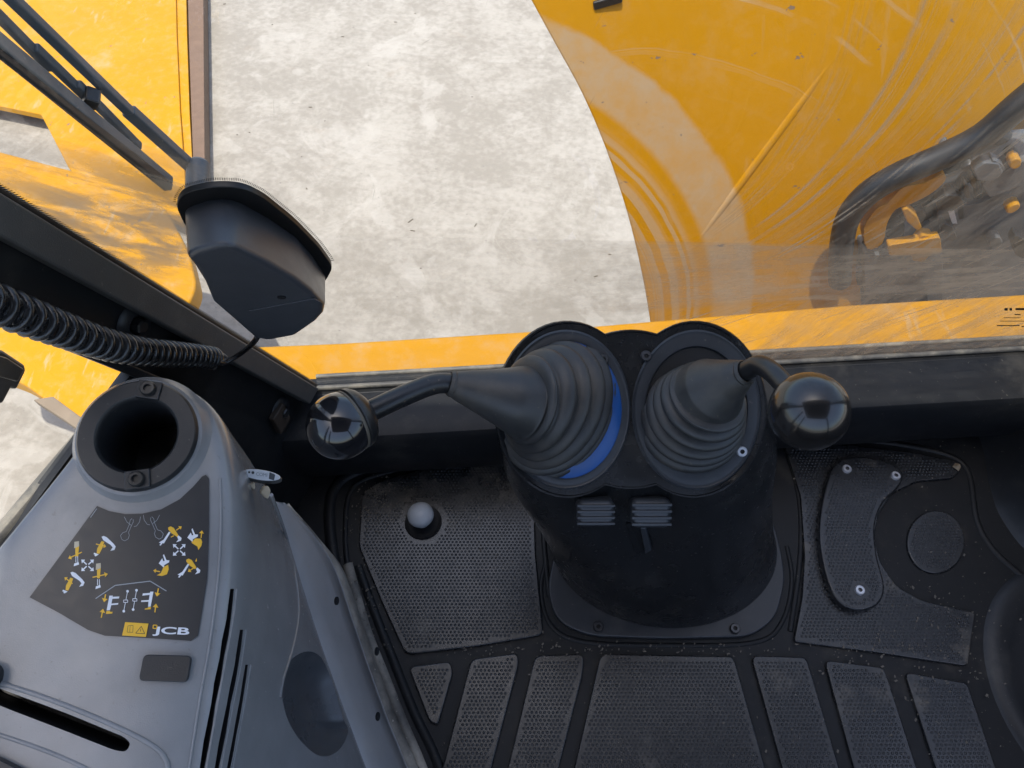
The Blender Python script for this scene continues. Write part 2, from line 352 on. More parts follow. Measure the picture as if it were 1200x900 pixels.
# rear sill: profile swept along the window's lower edge
prof = [(-.02, .190), (.0, .194), (.012, .197), (.085, .193), (.098, .188), (.104, .176), (.103, .10), (.097, .05), (.085, .022), (.06, .012), (.03, .004), (-.02, .004)]
ein = Vector((e1.y, -e1.x, 0)).normalized(); V, F = [], []
st = [A - e1 * .12 + e1 * s for s in np.linspace(0, 1.75, 8)]
for s in st:
    for d, z in prof: V.append(Vector((s.x, s.y, 0)) + ein * d + Vector((0, 0, z)))
n = len(prof)
for i in range(len(st) - 1):
    for j in range(n): k = (j + 1) % n; F.append((i * n + j, i * n + k, (i + 1) * n + k, (i + 1) * n + j))
mkst('rear_sill', V, F, M['sill'], smooth=True, sharp=40)
# left wall below the side window, with a ledge
y0, y1 = -.9, A.y + .02
v, f = prism_vf([(WX(y0), y0, 0), (WX(y1), y1, 0), Vector((WX(A.y), A.y, 0)) + Vector((0, 0, .2)), Vector((A.x, A.y, 0)) + pd * .39 + Vector((0, 0, .2)), (WX(y0), y0, .585)], -wn_in * .012)
mkst('cab_wall_left', v, f, M['pillar'])
xr = 1.02
v, f = merge([box_vf((xr + .10, -.05, .28), (.03, 0, 0), (0, .85, 0), (0, 0, .32))]); mkst('cab_wall_right', v, f, M['black'])
v, f = box_vf((.2, -.95, .30), (1.0, 0, 0), (0, .03, 0), (0, 0, .33)); mkst('cab_wall_front', v, f, M['pillar'])
v, f = box_vf((.295, -.36, 1.90), (.905, 0, 0), (0, .76, 0), (0, 0, .05)); mkst('cab_roof', v, f, M['pillar'])  # roof out of view; edges sized to keep sun out and admit sky reflections
for nm, a, b in (('cab_pillar', (xr + .10, .74, .2), (xr + .2, .22, 1.82)), ('cab_pillar', (xr + .1, -.93, .0), (xr + .1, -.93, 1.82)), ('cab_pillar', (-.78, -.93, .0), (-.78, -.93, 1.82)), ('cab_pillar', (WX(-.35) - .03, -.35, .58), (WX(-.35) - .06, -.35, 1.82))):
    v, f = bar_vf(a, b, (0, 1, 0), .08, .08); mkst(nm, v, f, M['pillar'])

# corner pillar, left of the rear window
pz = lambda z, s=0.: Vector((A.x + pd.x * (z - .2), A.y + pd.y * (z - .2), z)) + Vector((-.36, -1, 0)) * s
T = thing('corner_pillar', pz(.2), 'black slanted cab corner pillar with dusty grey edge trim behind the coiled cable', 'pillar')
prism('pillar_body', [pz(.19), pz(1.82), pz(1.82, .092), pz(.19, .092)], -wn_in * .015, M['pillar'], T, .004)
bw = .033
prism('edge_trim', [pz(.215, .002) + wn_in * .001, pz(1.81, .002) + wn_in * .001, pz(1.81, bw) + wn_in * .001, pz(.215, bw) + wn_in * .001], wn_in * .022, M['trim'], T, .003, 3)
prism('inner_flange', [pz(.50, .086) + wn_in * .001, pz(1.8, .086) + wn_in * .001, pz(1.8, .097) + wn_in * .001, pz(.50, .097) + wn_in * .001], wn_in * .012, M['black'], T, .002)
for (px, py) in ((157, 380), (328, 482)):
    p = atpl(px, py, A + wn_in * .001, wn_in)
    b = lathe('bolt_boss', p, wn_in, [(.026, 0), (.022, .004), (.012, .005), (.012, .004)], M['black'], T, 24)
    lathe('bolt', p, wn_in, [(.0085, 0), (.0085, .011), (.007, .013), (.0001, .013)], M['bolt'], b, 6, sharp=20)
# small brown block low on the pillar
v, f = box_vf(atpl(328, 490, A + wn_in * .006, wn_in), Vector((.36, 1, 0)).normalized() * .016, (0, 0, .024), wn_in * .005); mk('wiring_clip', v, f, simple('brown_clip', (.05, .036, .026), .6), T, bevel=.002)

# rear window
T = thing('rear_window', A, 'large scratched dusty rear window pane above the black sill', 'window')
gq = [A - e1 * .0, A + e1 * 1.5, A + e1 * 1.5 + e2 * 1.72, A - e1 * .0 + (pd / pd.dot(e2)) * 1.72]
glass_quad('glass_pane', gq, A, e1, e2, M['glass'], T)
tube('lower_seal', [A + e1 * .01 + gi * .006 + e2 * .004, A + e1 * 1.48 + gi * .006 + e2 * .004], .0045, M['seal'], T, 10)
tube('lower_seal', [A + e1 * .01 + gi * .018 - e2 * .002, A + e1 * 1.48 + gi * .018 - e2 * .002], .0045, M['seald'], T, 10)
tube('lower_seal', [A + e1 * .01 - gi * .014 + e2 * .006, A + e1 * 1.48 - gi * .014 + e2 * .006], .004, M['seal'], T, 10)
up_ = pd.normalized()
tube('side_seal', [A + gi * .002 + e1 * .006, A + gi * .002 + e1 * .006 + up_ * 1.7], .006, M['seald'], T, 10)
# frit fringe along the side edge
parts = []
sv = e1 - up_ * e1.dot(up_); sv.normalize()
for i in range(330):
    p = A + up_ * (.05 + i * .0032) + sv * .012 + gi * .0012
    parts.append(([p, p + sv * .0055, p + sv * .0055 + up_ * .0013, p + up_ * .0013], [(0, 1, 2, 3)]))
v, f = merge(parts); tag(mk('frit_fringe', v, f, M['frit'], T), kind='stuff')
# printed marks at the right edge of the pane
parts = []
for (x0, yy, x1, hgt) in ((1177, 361, 1181, 3), (1183, 361, 1186, 3), (1190, 361, 1215, 2.4), (1189, 368, 1196, 1.2), (1168, 381, 1195, 1.1), (1197, 382, 1212, 1.1), (1176, 372, 1196, .7), (1172, 376, 1200, .7)):
    parts.append(([gp(x0, yy, .0015), gp(x1, yy, .0015), gp(x1, yy + hgt, .0015), gp(x0, yy + hgt, .0015)], [(0, 1, 2, 3)]))
v, f = merge(parts); mk('printed_marks', v, f, M['pink'], T)
# side window
T = thing('side_window', (WX(.2), .2, .6), 'clear side window pane behind the grey console', 'window')
wo = -wn_in * .008
glass_quad('glass_pane', [Vector((WX(-.35), -.35, .58)) + wo, pz(.58, .08) + wo, pz(1.8, .08) + wo, Vector((WX(-.35), -.35, 1.8)) + wo], wp, Vector((.36, 1, 0)).normalized(), Vector((0, 0, 1)), M['glass2'], T)
q0, q1 = atpl(-60, 702, wp - wn_in * .012, wn_in), atpl(106, 503, wp - wn_in * .012, wn_in)
tube('lower_seal', [q0 + (q0 - q1) * .8, q0, q1, q1 + (q1 - q0) * .25], .010, M['seal'], T, 10)
tube('lower_seal', [q0 + (q0 - q1) * .8 + wn_in * .014, q0 + wn_in * .014, q1 + wn_in * .014, q1 + (q1 - q0) * .25 + wn_in * .014], .007, M['seald'], T, 10)

# ------------------------------------------------------------------ machine outside the windows
# rear chassis beam under the window
zb = .03
tp = [atz(x, y, zb) for x, y in ((258, 407), (400, 401), (640, 386), (780, 374), (1000, 356), (1330, 336))]
near = [Vector((p.x, A.y - .02 + (p.x - A.x) * .065, zb)) for p in tp][::-1]
T = thing('chassis_beam', tp[2], 'weathered yellow chassis beam running along below the rear window', 'chassis')
prism('beam_body', tp + near, (0, 0, -.30), M['yellow'], T, .008, 3)
# stabiliser beam at the left
zs = -.95
T = thing('stabilizer_beam', atz(140, 100, zs), 'yellow steel stabilizer beam behind the parked wiper, brown right edge', 'stabilizer')
pp = [(-140, -60), (205, -60), (207, 40), (211, 130), (217, 210), (214, 262), (150, 232), (96, 214), (80, 196), (48, 134), (-10, 122), (-140, 100)]
prism('top_plate', rnd([atz(x, y, zs) for x, y in pp], .01, 2), (0, 0, -.03), M['yellow'], T, .004)
pp2 = [(206, -60), (208, 40), (212, 130), (218, 205), (226, 205), (222, 130), (219, 40), (217, -60)]
prism('weld_lip', [atz(x, y, zs - .012) for x, y in pp2], (0, 0, -.05), M['yellowd'], T, .002)
pp3 = [(219, -60), (221, 40), (224, 130), (227, 208), (240, 208), (239, 100), (238, -60)]
prism('side_flange', [atz(x, y, zs - .02) for x, y in pp3], (0, 0, -.075), M['edgebrown'], T, .002)
prism('web_plate', [atz(x, y, zs - .05) for x, y in ((-140, -60), (200, -60), (205, 60), (205, 190), (120, 200), (60, 100), (-140, 60))], (0, 0, -.045), M['yellow'], T, .002)
# fender plate low at the left
zf = -.35
pp = [(-160, 150), (-20, 172), (75, 197), (150, 216), (196, 246), (222, 296), (231, 335), (214, 372), (150, 440), (128, 500), (105, 505), (70, 482), (28, 450), (-160, 380)]
T = thing('rear_fender', atz(80, 330, zf), 'yellow rear fender seen under the slanted corner pillar', 'fender')
prism('fender_top', rnd([atz(x, y, zf) for x, y in pp], .03, 4), (0, 0, -.06), M['yellowd'], T, .012, 4)
for pts in (((38, 468), (62, 464), (100, 492), (112, 506), (98, 508), (72, 490)),):
    prism('mud_edge', [atz(x, y, zf + .002) for x, y in pts], (0, 0, -.03), plastic('dried_mud', (.22, .17, .12), .9, dust=.5), T, .004)
# black lamp block in the side window
T = thing('work_lamp', atpl(5, 440, wp - wn_in * .12, wn_in), 'black lamp block cut off by the left picture edge outside the side window', 'lamp')
pts = [(-60, 395), (6, 412), (30, 428), (32, 434), (20, 458), (14, 455), (4, 474), (-60, 470)]
prism('lamp_body', [atpl(x, y, wp - wn_in * .10, wn_in) for x, y in pts], -wn_in * .05, M['black'], T, .004)
prism('lamp_rim', [atpl(x, y, wp - wn_in * .095, wn_in) for x, y in ((-60, 400), (4, 418), (24, 431), (16, 446), (-60, 425))], wn_in * .006, M['bolt'], T, .002)

# digging boom, folded up behind the cab
YB = 1.25
BPN = Vector((0, -.965, .26)).normalized()
def bpt(px, py): return atpl(px, py, Vector((0, YB, .1)), BPN)
def bxy(px, py): p = bpt(px, py); return p.x, p.z
def circ(p, q, r):
    (ax, ay), (bx, by), (cx, cy) = p, q, r; d = 2 * (ax * (by - cy) + bx * (cy - ay) + cx * (ay - by))
    ux = ((ax * ax + ay * ay) * (by - cy) + (bx * bx + by * by) * (cy - ay) + (cx * cx + cy * cy) * (ay - by)) / d
    uy = ((ax * ax + ay * ay) * (cx - bx) + (bx * bx + by * by) * (ax - cx) + (cx * cx + cy * cy) * (bx - ax)) / d
    return ux, uy, math.hypot(ax - ux, ay - uy)
arcs = (circ(bxy(640, 22), bxy(800, 128), bxy(872, 250)), circ(bxy(1040, 0), bxy(1130, 110), bxy(1160, 230)))
M['boom'] = yellow('yellow_boom_paint', .26, arcs)
edge = cr([(760, -190), (690, -140), (628, -80), (606, -40), (610, -25), (622, 0), (652, 55), (682, 110), (710, 175), (735, 250), (752, 320), (764, 390), (772, 460)], 4)
low = [(1015, 470), (1010, 305), (1016, 275), (1032, 248), (1062, 224), (1104, 202), (1154, 176), (1196, 146), (1232, 118), (1340, 50), (1340, -190)]
ra, rb = bpt(985, 60), bpt(818, 284); rd = (rb - ra); rn = Vector((-rd.z, 0, rd.x)).normalized()
if rn.x < 0: rn = -rn
def bdep(p):                                   # the plate folds back to the right of the ridge
    s = (p - ra).dot(rn); return p.y + (.05 * s if s > 0 else 0)
T = thing('digger_boom', bpt(900, 390), 'big yellow digger boom with dusty curved rub marks behind the window', 'boom')
Pl = [bpt(x, y) for x, y in edge] + [bpt(x, y) for x, y in low]
me = bpy.data.meshes.new('boom_plate'); bm = bmesh.new()
bm.faces.new([bm.verts.new(p) for p in Pl])
bmesh.ops.bisect_plane(bm, geom=bm.verts[:] + bm.edges[:] + bm.faces[:], plane_co=ra, plane_no=rn)
for vv in bm.verts: vv.co.y = bdep(vv.co)
ext = bmesh.ops.extrude_face_region(bm, geom=bm.faces[:]); 
for e in ext['geom']:
    if isinstance(e, bmesh.types.BMVert): e.co.y += .035
bmesh.ops.recalc_face_normals(bm, faces=bm.faces); bm.to_mesh(me); bm.free(); me.materials.append(M['boom'])
bp = link('boom_plate', me, T); mod = bp.modifiers.new('bevel', 'BEVEL'); mod.width = .004; mod.segments = 2; mod.limit_method = 'ANGLE'; mod.angle_limit = R(40)
tube('weld_ridge', [ra + Vector((0, .0172, 0)), ra.lerp(rb, .3) + Vector((0, .0142, 0)), ra.lerp(rb, .65) + Vector((0, .0135, 0)), rb + Vector((0, .0165, 0))], .016, M['boom'], bp, 32)
e3 = [p for p in (bpt(x, y) + Vector((.002, .04, 0)) for x, y in edge) if p.z < .25]
prism('side_web', e3 + [p + Vector((.10, 0, 0)) for p in e3[::-1]], (0, .12, 0), M['yellow'], T, .004)
v, f = box_vf(bpt(712, 1) + Vector((0, -.003, 0)), (.026, 0, .008), (0, .004, 0), (-.002, 0, .008)); mk('stop_block', v, f, M['bolt'], T, bevel=.003)
# king post machinery at the right
T = thing('king_post', aty(1120, 320, 1.5), 'dark king post casting with yellow links at the right window edge', 'casting')
v, f = box_vf(aty(1150, 330, 1.62), (.42, 0, 0), (0, .04, 0), (0, 0, .45)); mk('back_plate', v, f, M['hose'], T, bevel=.01)
def slab(name, pts, y, th, mat, parent, bevel=.004, r=.008): return prism(name, rnd([aty(a, b, y) for a, b in pts], r, 3), (0, th, 0), mat, parent, bevel, 2)
slab('link_plate', cr([(1012, 268), (1026, 246), (1040, 238), (1058, 220), (1084, 214), (1104, 204), (1108, 212), (1090, 228), (1066, 240), (1050, 246), (1040, 262), (1034, 286), (1016, 292)], 3, True), 1.16, .03, M['yellowd'], T, .006, .001)
slab('link_plate', [(1060, 262), (1098, 250), (1102, 268), (1062, 276)], 1.30, .03, M['yellowd'], T)
slab('link_plate', [(1040, 288), (1102, 278), (1104, 296), (1042, 300)], 1.15, .02, M['yellowd'], T)
slab('link_plate', [(1178, 150), (1190, 128), (1230, 120), (1230, 170), (1186, 168)], 1.40, .06, M['yellow'], T)
slab('link_plate', [(1146, 236), (1152, 214), (1164, 208), (1170, 232), (1160, 246)], 1.24, .02, M['yellowd'], T)
slab('pale_plate', [(1180, 132), (1200, 112), (1260, 90), (1260, 130), (1192, 136)], 1.46, .03, M['white'], T)
slab('bracket', [(1100, 190), (1140, 176), (1172, 168), (1190, 182), (1178, 206), (1140, 214), (1112, 232)], 1.30, .05, M['hose'], T)
slab('bracket', [(1030, 300), (1052, 244), (1072, 236), (1064, 262), (1056, 305)], 1.32, .05, M['hose'], T)
slab('pale_tip', [(1096, 196), (1104, 172), (1112, 166), (1114, 178), (1106, 198)], 1.25, .02, M['mach'], T)
slab('link_plate', [(1108, 232), (1124, 196), (1150, 186), (1158, 200), (1136, 214), (1126, 240)], 1.32, .02, M['yellowd'], T)
slab('link_plate', [(1022, 300), (1030, 262), (1050, 240), (1076, 226), (1084, 236), (1058, 256), (1044, 304)], 1.40, .04, M['yellowd'], T)
for (px, py, r_) in ((1086, 226, .022), (1136, 196, .016), (1160, 222, .014), (1058, 276, .016)):
    lathe('pin_boss', aty(px, py, 1.29), (0, -1, .1), [(r_, -.05), (r_, .004), (r_ * .8, .008), (r_ * .5, .008), (r_ * .45, .002), (.0001, .002)], M['steel'], T, 24)
rs = random.Random(11)
for i in range(22):
    cx, cy = rs.uniform(1030, 1215), rs.uniform(170, 292); cy = max(cy, 300 - (cx - 1000) * .62)
    k = rs.uniform(7, 19); a0 = rs.uniform(0, 6.3); st_ = rs.uniform(.35, .8)
    pts = [(cx + k * math.cos(a) * math.cos(a0) - k * st_ * math.sin(a) * math.sin(a0), cy + k * math.cos(a) * math.sin(a0) + k * st_ * math.sin(a) * math.cos(a0)) for a in (np.arange(6) + rs.random() * .6) * math.pi / 3]
    slab('fitting', pts, rs.uniform(1.13, 1.24), .025, M[('hose', 'yellowd', 'mach', 'hose', 'steel', 'yellowd', 'hose')[i % 7]], T, .003, .006)
T = thing('valve_block', aty(1160, 300, 1.2), 'dull grey metal valve block at the right window edge', 'valve')
slab('block_body', [(1098, 246), (1150, 238), (1210, 205), (1300, 200), (1300, 400), (1104, 400), (1102, 300)], 1.20, .14, M['mach'], T, .006)
slab('block_step', [(1012, 300), (1104, 294), (1106, 338), (1014, 346)], 1.17, .10, M['mach'], T, .005)
slab('block_lip', [(1150, 215), (1200, 188), (1300, 184), (1300, 206), (1210, 212), (1160, 232)], 1.16, .08, M['mach'], T, .006)
slab('bleed_nipple', [(1112, 250), (1118, 246), (1122, 262), (1116, 262)], 1.19, .02, M['white'], T, .001, .001)
T_hoses = 'hydraulic hoses at the right window edge'
for nm, pts, r, y, lab in (
    ('hydraulic_hose', [(984, 330), (986, 290), (994, 255), (1018, 226), (1055, 204), (1100, 185), (1150, 160), (1195, 122), (1260, 70)], .026, 1.17, 'thick black hydraulic hose arching along the boom\'s lower edge'),
    ('hydraulic_hose', [(1035, 320), (1040, 285), (1052, 255), (1075, 232), (1110, 215), (1165, 190), (1182, 176), (1172, 160), (1150, 158)], .018, 1.24, 'thin black hydraulic hose looping under the thick one'),
    ('hydraulic_hose', [(1008, 330), (1012, 296), (1030, 262), (1062, 240), (1096, 226), (1120, 232), (1126, 252)], .012, 1.21, 'slim black hydraulic hose bending down onto the grey valve block'),
    ('hydraulic_hose', [(1122, 226), (1128, 208), (1140, 204), (1146, 222), (1148, 246)], .009, 1.22, 'short black hose standing on the grey valve block')):
    o = tube(nm, cr([aty(a, b, y) for a, b in pts], 6), r, M['hose'], None, 14); tag(o, lab, 'hose', T_hoses)

# wiper arm and blade outside the glass
T = thing('window_wiper', gp(225, 205, -.03), 'parked grey window wiper with arm and blade outside the glass', 'wiper')
oo = -.022
def gbar(name, p, q, w_, h_, off, mat, parent, bevel=.0015):
    v, f = bar_vf(gp(*p, off), gp(*q, off), gn, w_, h_); return mk(name, v, f, mat, parent, bevel=bevel)
gbar('wiper_arm', (238, 208), (150, 129), .011, .008, -.040, M['wiper'], T)
gbar('wiper_arm', (152, 131), (0, -15), .008, .007, -.038, M['wiper'], T)
lathe('pivot', gp(232, 204, -.03), gn, [(.010, -.02), (.010, .010), (.007, .013), (.0001, .013)], M['wiper'], T, 20)
gbar('wiper_blade', (199, 214), (-60, 0), .007, .010, -.012, M['wiper'], T)
gbar('blade_spine', (196, 217), (-60, 8), .005, .012, -.018, M['steel'], T)
gbar('blade_rubber', (200, 219), (-60, 14), .004, .008, -.006, M['hose'], T)
for p, q in (((163, 172), (90, 98)), ((110, 122), (40, 55)), ((60, 80), (-20, 0))): gbar('blade_yoke', p, q, .006, .007, -.030, M['wiper'], T)
gbar('blade_clip', (98, 112), (116, 118), .012, .012, -.026, M['bolt'], T)

# ------------------------------------------------------------------ floor mat
def pin(P, x, y):
    P = np.array([(p[0], p[1]) for p in P]); ins = np.zeros(len(x), bool); j = len(P) - 1
    for i in range(len(P)):
        xi, yi = P[i]; xj, yj = P[j]
        with np.errstate(divide='ignore', invalid='ignore'):
            c = ((yi > y) != (yj > y)) & (x < (xj - xi) * (y - yi) / (yj - yi + 1e-12) + xi)
        ins ^= c; j = i
    return ins
def segdist(P, x, y):
    P = np.array([(p[0], p[1]) for p in P]); d = np.full(len(x), 9.)
    for i in range(len(P)):
        a, b = P[i - 1], P[i]; ab = b - a; L = (ab ** 2).sum() + 1e-12
        t = np.clip(((x - a[0]) * ab[0] + (y - a[1]) * ab[1]) / L, 0, 1); d = np.minimum(d, np.hypot(x - a[0] - t * ab[0], y - a[1] - t * ab[1]))
    return d
def dots(name, poly, z, parent, mat, pitch=.0067, r=.0026, h=.0019, inset=.008, holes=()):
    xs = [p[0] for p in poly]; ys = [p[1] for p in poly]
    X, Y = [], []
    for k, y in enumerate(np.arange(min(ys), max(ys), pitch * .866)):
        row = np.arange(min(xs) + (pitch / 2 if k % 2 else 0), max(xs), pitch); X.append(row); Y.append(np.full(len(row), y))
    X = np.concatenate(X); Y = np.concatenate(Y); m = pin(poly, X, Y) & (segdist(poly, X, Y) > inset)
    for hp, hd in holes: m &= ~pin(hp, X, Y) & (segdist(hp, X, Y) > hd)
    X, Y = X[m], Y[m]; N = len(X); k = 6; an = np.arange(k) * math.pi / 3
    hh = h * rng.uniform(.75, 1.1, N); rr = r * rng.uniform(.92, 1.05, N)
    ring0 = np.stack([X[:, None] + np.cos(an) * rr[:, None], Y[:, None] + np.sin(an) * rr[:, None], np.full((N, k), z - .0005)], -1)
    ring1 = np.stack([X[:, None] + np.cos(an) * rr[:, None] * .62, Y[:, None] + np.sin(an) * rr[:, None] * .62, (z + hh)[:, None] + np.zeros((N, k))], -1)
    V = np.concatenate([ring0, ring1], 1).reshape(-1, 3); b = np.arange(N)[:, None] * 12
    quads = np.stack([np.stack([b[:, 0] + i, b[:, 0] + (i + 1) % 6, b[:, 0] + 6 + (i + 1) % 6, b[:, 0] + 6 + i], -1) for i in range(6)], 1).reshape(-1, 4)
    caps = b + 6 + np.arange(6)
    me = bpy.data.meshes.new(name); nl = quads.size + caps.size
    me.vertices.add(len(V)); me.vertices.foreach_set('co', V.ravel()); me.loops.add(nl); me.polygons.add(len(quads) + len(caps))
    me.loops.foreach_set('vertex_index', np.concatenate([quads.ravel(), caps.ravel()]).astype(np.int32))
    me.polygons.foreach_set('loop_start', np.concatenate([np.arange(len(quads)) * 4, quads.size + np.arange(len(caps)) * 6]).astype(np.int32))
    me.update(calc_edges=True); me.validate(); me.materials.append(mat)
    return tag(link(name, me, parent), kind='stuff')

MAT = thing('floor_mat', atz(780, 800, 0), 'black studded rubber floor mat with raised ribs in front of the pedestal', 'mat')
def panel(name, pts, z1=.007, r=.012, holes=(), mat='tread', hasdots=True, parent=None, z0=-.004):
    P = rnd([atz(x, y, z1) for x, y in pts], r, 4)
    o = prism(name, P, (0, 0, z0 - z1), M[mat], parent or MAT, .0025, 2)
    if hasdots: dots('stud_field', P, z1, o, M[mat], holes=holes)
    return o, P
for pts in (((478, 781), (528, 775), (531, 788), (513, 850), (503, 846)),
            ((552, 772), (607, 765), (608, 778), (578, 892), (558, 975), (496, 975), (521, 890)),
            ((627, 768), (685, 766), (683, 790), (655, 900), (636, 980), (572, 980), (595, 900)),
            ((704, 766), (858, 769), (862, 776), (897, 900), (915, 975), (655, 975), (673, 900)),
            ((880, 768), (945, 770), (950, 785), (984, 900), (1006, 975), (940, 975), (917, 900)),
            ((966, 773), (1036, 782), (1041, 795), (1075, 900), (1098, 975), (1026, 975), (1001, 900)),
            ((1060, 787), (1134, 800), (1138, 812), (1168, 900), (1192, 975), (1122, 975), (1097, 900))):
    panel('tread_panel', pts)
hole = [atz(496 + 27 * math.cos(a), 611 + 27 * math.sin(a), .007) for a in np.linspace(0, 6.283, 24, endpoint=False)]
LPp = [(424, 578), (446, 563), (520, 543), (600, 528), (640, 545), (626, 590), (628, 650), (637, 744), (560, 757), (475, 767), (448, 708), (420, 640)]
lp, LP = panel('heel_plate', LPp, holes=((hole, .001),))
RPp = [(918, 518), (1000, 522), (1070, 530), (1118, 540), (1126, 550), (1118, 560), (1075, 564), (1046, 578), (1030, 602), (1025, 630), (1032, 658), (1050, 686), (1080, 703), (1144, 718), (1134, 781), (1030, 765), (930, 752), (940, 700), (943, 650), (938, 580)]
kid = cr([(980, 542), (1008, 535), (1040, 541), (1058, 553), (1054, 570), (1036, 588), (1026, 615), (1028, 650), (1037, 688), (1028, 709), (1003, 715), (980, 702), (966, 668), (960, 622), (966, 575)], 4, True)
kp = [atz(x, y, .007) for x, y in kid]
rp, RP = panel('heel_plate', RPp, holes=((kp, .003),), r=.008)
panel('round_pad', [(1097 + 34 * math.cos(a), 635 + 37 * math.sin(a)) for a in np.linspace(0, 6.283, 36, endpoint=False)], r=.001, z1=.005)
# foot pedal pad on the right plate
PED = thing('foot_pedal', atz(1008, 630, .02), 'kidney shaped black foot pedal with three pale screws', 'pedal')
KP = [atz(x, y, .024) for x, y in kid]
ko = prism('pedal_pad', KP, (0, 0, -.018), M['tread'], PED, .004, 3)
hs = [[atz(cx + 12 * math.cos(a), cy + 12 * math.sin(a), .024) for a in np.linspace(0, 6.283, 12, endpoint=False)] for cx, cy in ((992, 550), (1050, 558), (1007, 692))]
dots('stud_field', KP, .024, ko, M['tread'], inset=.009, holes=[(h, .0) for h in hs])
for cx, cy in ((992, 550), (1049, 558), (1007, 692)): screw('screw', atz(cx, cy, .024), (0, 0, 1), .0085, M['zinc'], PED, M['steel'])
# raised ribs of the moulded floor
def rib(pts, z=.004, r=.007, mat='floor', name='moulded_rib', n=5): return tube(name, cr([atz(x, y, 0) + Vector((0, 0, -.55 * r)) for x, y in pts], n), r, M[mat], MAT, 10)
rib([(905, 510), (1000, 514), (1075, 524), (1118, 536), (1136, 556), (1145, 610), (1166, 646), (1205, 680)])
rib([(402, 700), (391, 655), (386, 605), (392, 572), (415, 553), (470, 538), (540, 524), (600, 513)], .012, .013)
rib([(425, 720), (407, 660), (405, 610), (410, 578), (430, 560), (500, 542), (600, 520)], .004, .006)
rib([(918, 520), (936, 580), (938, 650), (926, 740)], .002, .006); rib([(634, 560), (638, 640), (644, 700)], .002, .006)
# foot button in the left plate
T = thing('foot_button', atz(494, 610, 0), 'pale grey domed foot button in the left studded plate', 'button')
c = atz(496, 612, .0072)
lathe('button_well', c, (0, 0, 1), [(.0335, .0), (.0325, .003), (.028, .001), (.026, .0006), (.0001, .0006)], M['dark'], T, 36)
lathe('button_dome', c + Vector((-.002, .002, .002)), (0, 0, 1), [(.014, 0), (.015, .022), (.0235, .026)] + [(.0235 * math.cos(a), .028 + .016 * math.sin(a)) for a in np.linspace(0, 1.55, 9)], M['button'], T, 36)
# dusty clogged studs, loose grit
V, F = [], []
for i in range(900):
    x, y = random.choice([(random.uniform(470, 1140), random.gauss(760, 5)), (random.gauss(445, 14), random.gauss(592, 16)), (random.uniform(400, 1180), random.uniform(515, 900)), (random.gauss(1090, 50), random.gauss(760, 40)), (random.gauss(430, 25), random.gauss(700, 60))])
    if y < 515 or (640 < x < 925 and y < 745) or x < 395 + max(0, y - 640) * .33: continue
    p = atz(x, y, .0075); s = random.choice([.0005, .0007, .001]) * random.uniform(.6, 1.5)
    v, f = box_vf(p, Vector((random.random(), random.random(), .2)).normalized() * s * 1.5, (s * .7, -s * .7, 0), (0, 0, s * .5)); b = len(V); V += v; F += [tuple(i + b for i in q) for q in f]
tag(mk('floor_grit', V, F, simple('pale_grit', (.15, .13, .105), .9)), 'pale grit crumbs scattered over the black floor mat', 'grit', kind='stuff')
p = atz(1122, 547, .012); v = [p + Vector(q) * .008 for q in ((1, .1, -.3), (-.2, 1, -.2), (-1, .2, -.3), (.1, -1, -.2), (.4, .4, .7), (-.4, -.1, .8), (0, 0, -.7))]
tag(mk('pebble', v, [(0, 1, 4), (1, 2, 5, 4), (2, 3, 5), (3, 0, 4), (3, 4, 5), (0, 6, 1), (1, 6, 2), (2, 6, 3), (3, 6, 0)], M['stone']), 'small tan clod lodged in the corner of the right plate', 'stone')
# round moulded well at the right edge, right-hand wheel-arch wall
c = atz(1284, 806, 0)
T = thing('floor_well', c, 'round raised black moulded rim cut off by the right picture edge', 'rim')
lathe('raised_rim', c, (0, 0, 1), [(.172, -.002), (.166, .003), (.158, .006), (.146, .007), (.130, .004), (.110, .002), (.09, .0015), (.0001, .0015)], M['black'], T, 64, 1, 1.18)
c0 = [(1128, 470), (1150, 520), (1160, 570), (1175, 610), (1215, 655), (1300, 690)]
V, F = [], []
prof2 = [(0, .0), (.012, .012), (.03, .05), (.05, .12), (.062, .2), (.068, .3), (.09, .34), (.4, .34)]
cc = [atz(x, y, 0) for x, y in cr(c0, 5)]
for p in cc:
    for d, z in prof2: V.append(Vector((p.x + d, p.y + d * .35, z)))
n = len(prof2)
for i in range(len(cc) - 1):
    for j in range(n - 1): F.append((i * n + j, i * n + j + 1, (i + 1) * n + j + 1, (i + 1) * n + j))
tag(mk('cab_side_moulding', V, F, M['black'], smooth=True), kind='structure')

# ------------------------------------------------------------------ lever pedestal
PE = thing('lever_pedestal', (.27, .47, 0), 'black twin-tube control pedestal standing on the cab floor', 'pedestal')
cT = att(739, 480, .92); cB = Vector((.268, .475, .012)); TAU = 33.0
def ell(a, rx, ry, th):
    best = 0
    for s in (a, -a):
        c, sn = math.cos(th), math.sin(th); qa = c * c / rx ** 2 + sn * sn / ry ** 2; qb = -2 * c * s / rx ** 2; qc = s * s / rx ** 2 - 1; D = qb * qb - 4 * qa * qc
        if D >= 0: best = max(best, (-qb + math.sqrt(D)) / (2 * qa))
    return best
NS, NA = 22, 96; V, F = [], []
for i in range(NS + 1):
    s = i / NS; c = cB.lerp(cT, s); tau = R(TAU) * s ** 1.3; a = .0775 * min(1, s / .8) ** 1.2
    k = (1 - s); rx = .088 + (.200 - .088) * k ** 1.15; ry = .108 + (.150 - .108) * k
    for j in range(NA):
        th = 2 * math.pi * j / NA; r = max(ell(a, rx, ry, th), ell(0, .10, ry * .90, th)); V.append(c + Vector((1, 0, 0)) * (r * math.cos(th)) + Vector((0, math.cos(tau), math.sin(tau))) * (r * math.sin(th)))
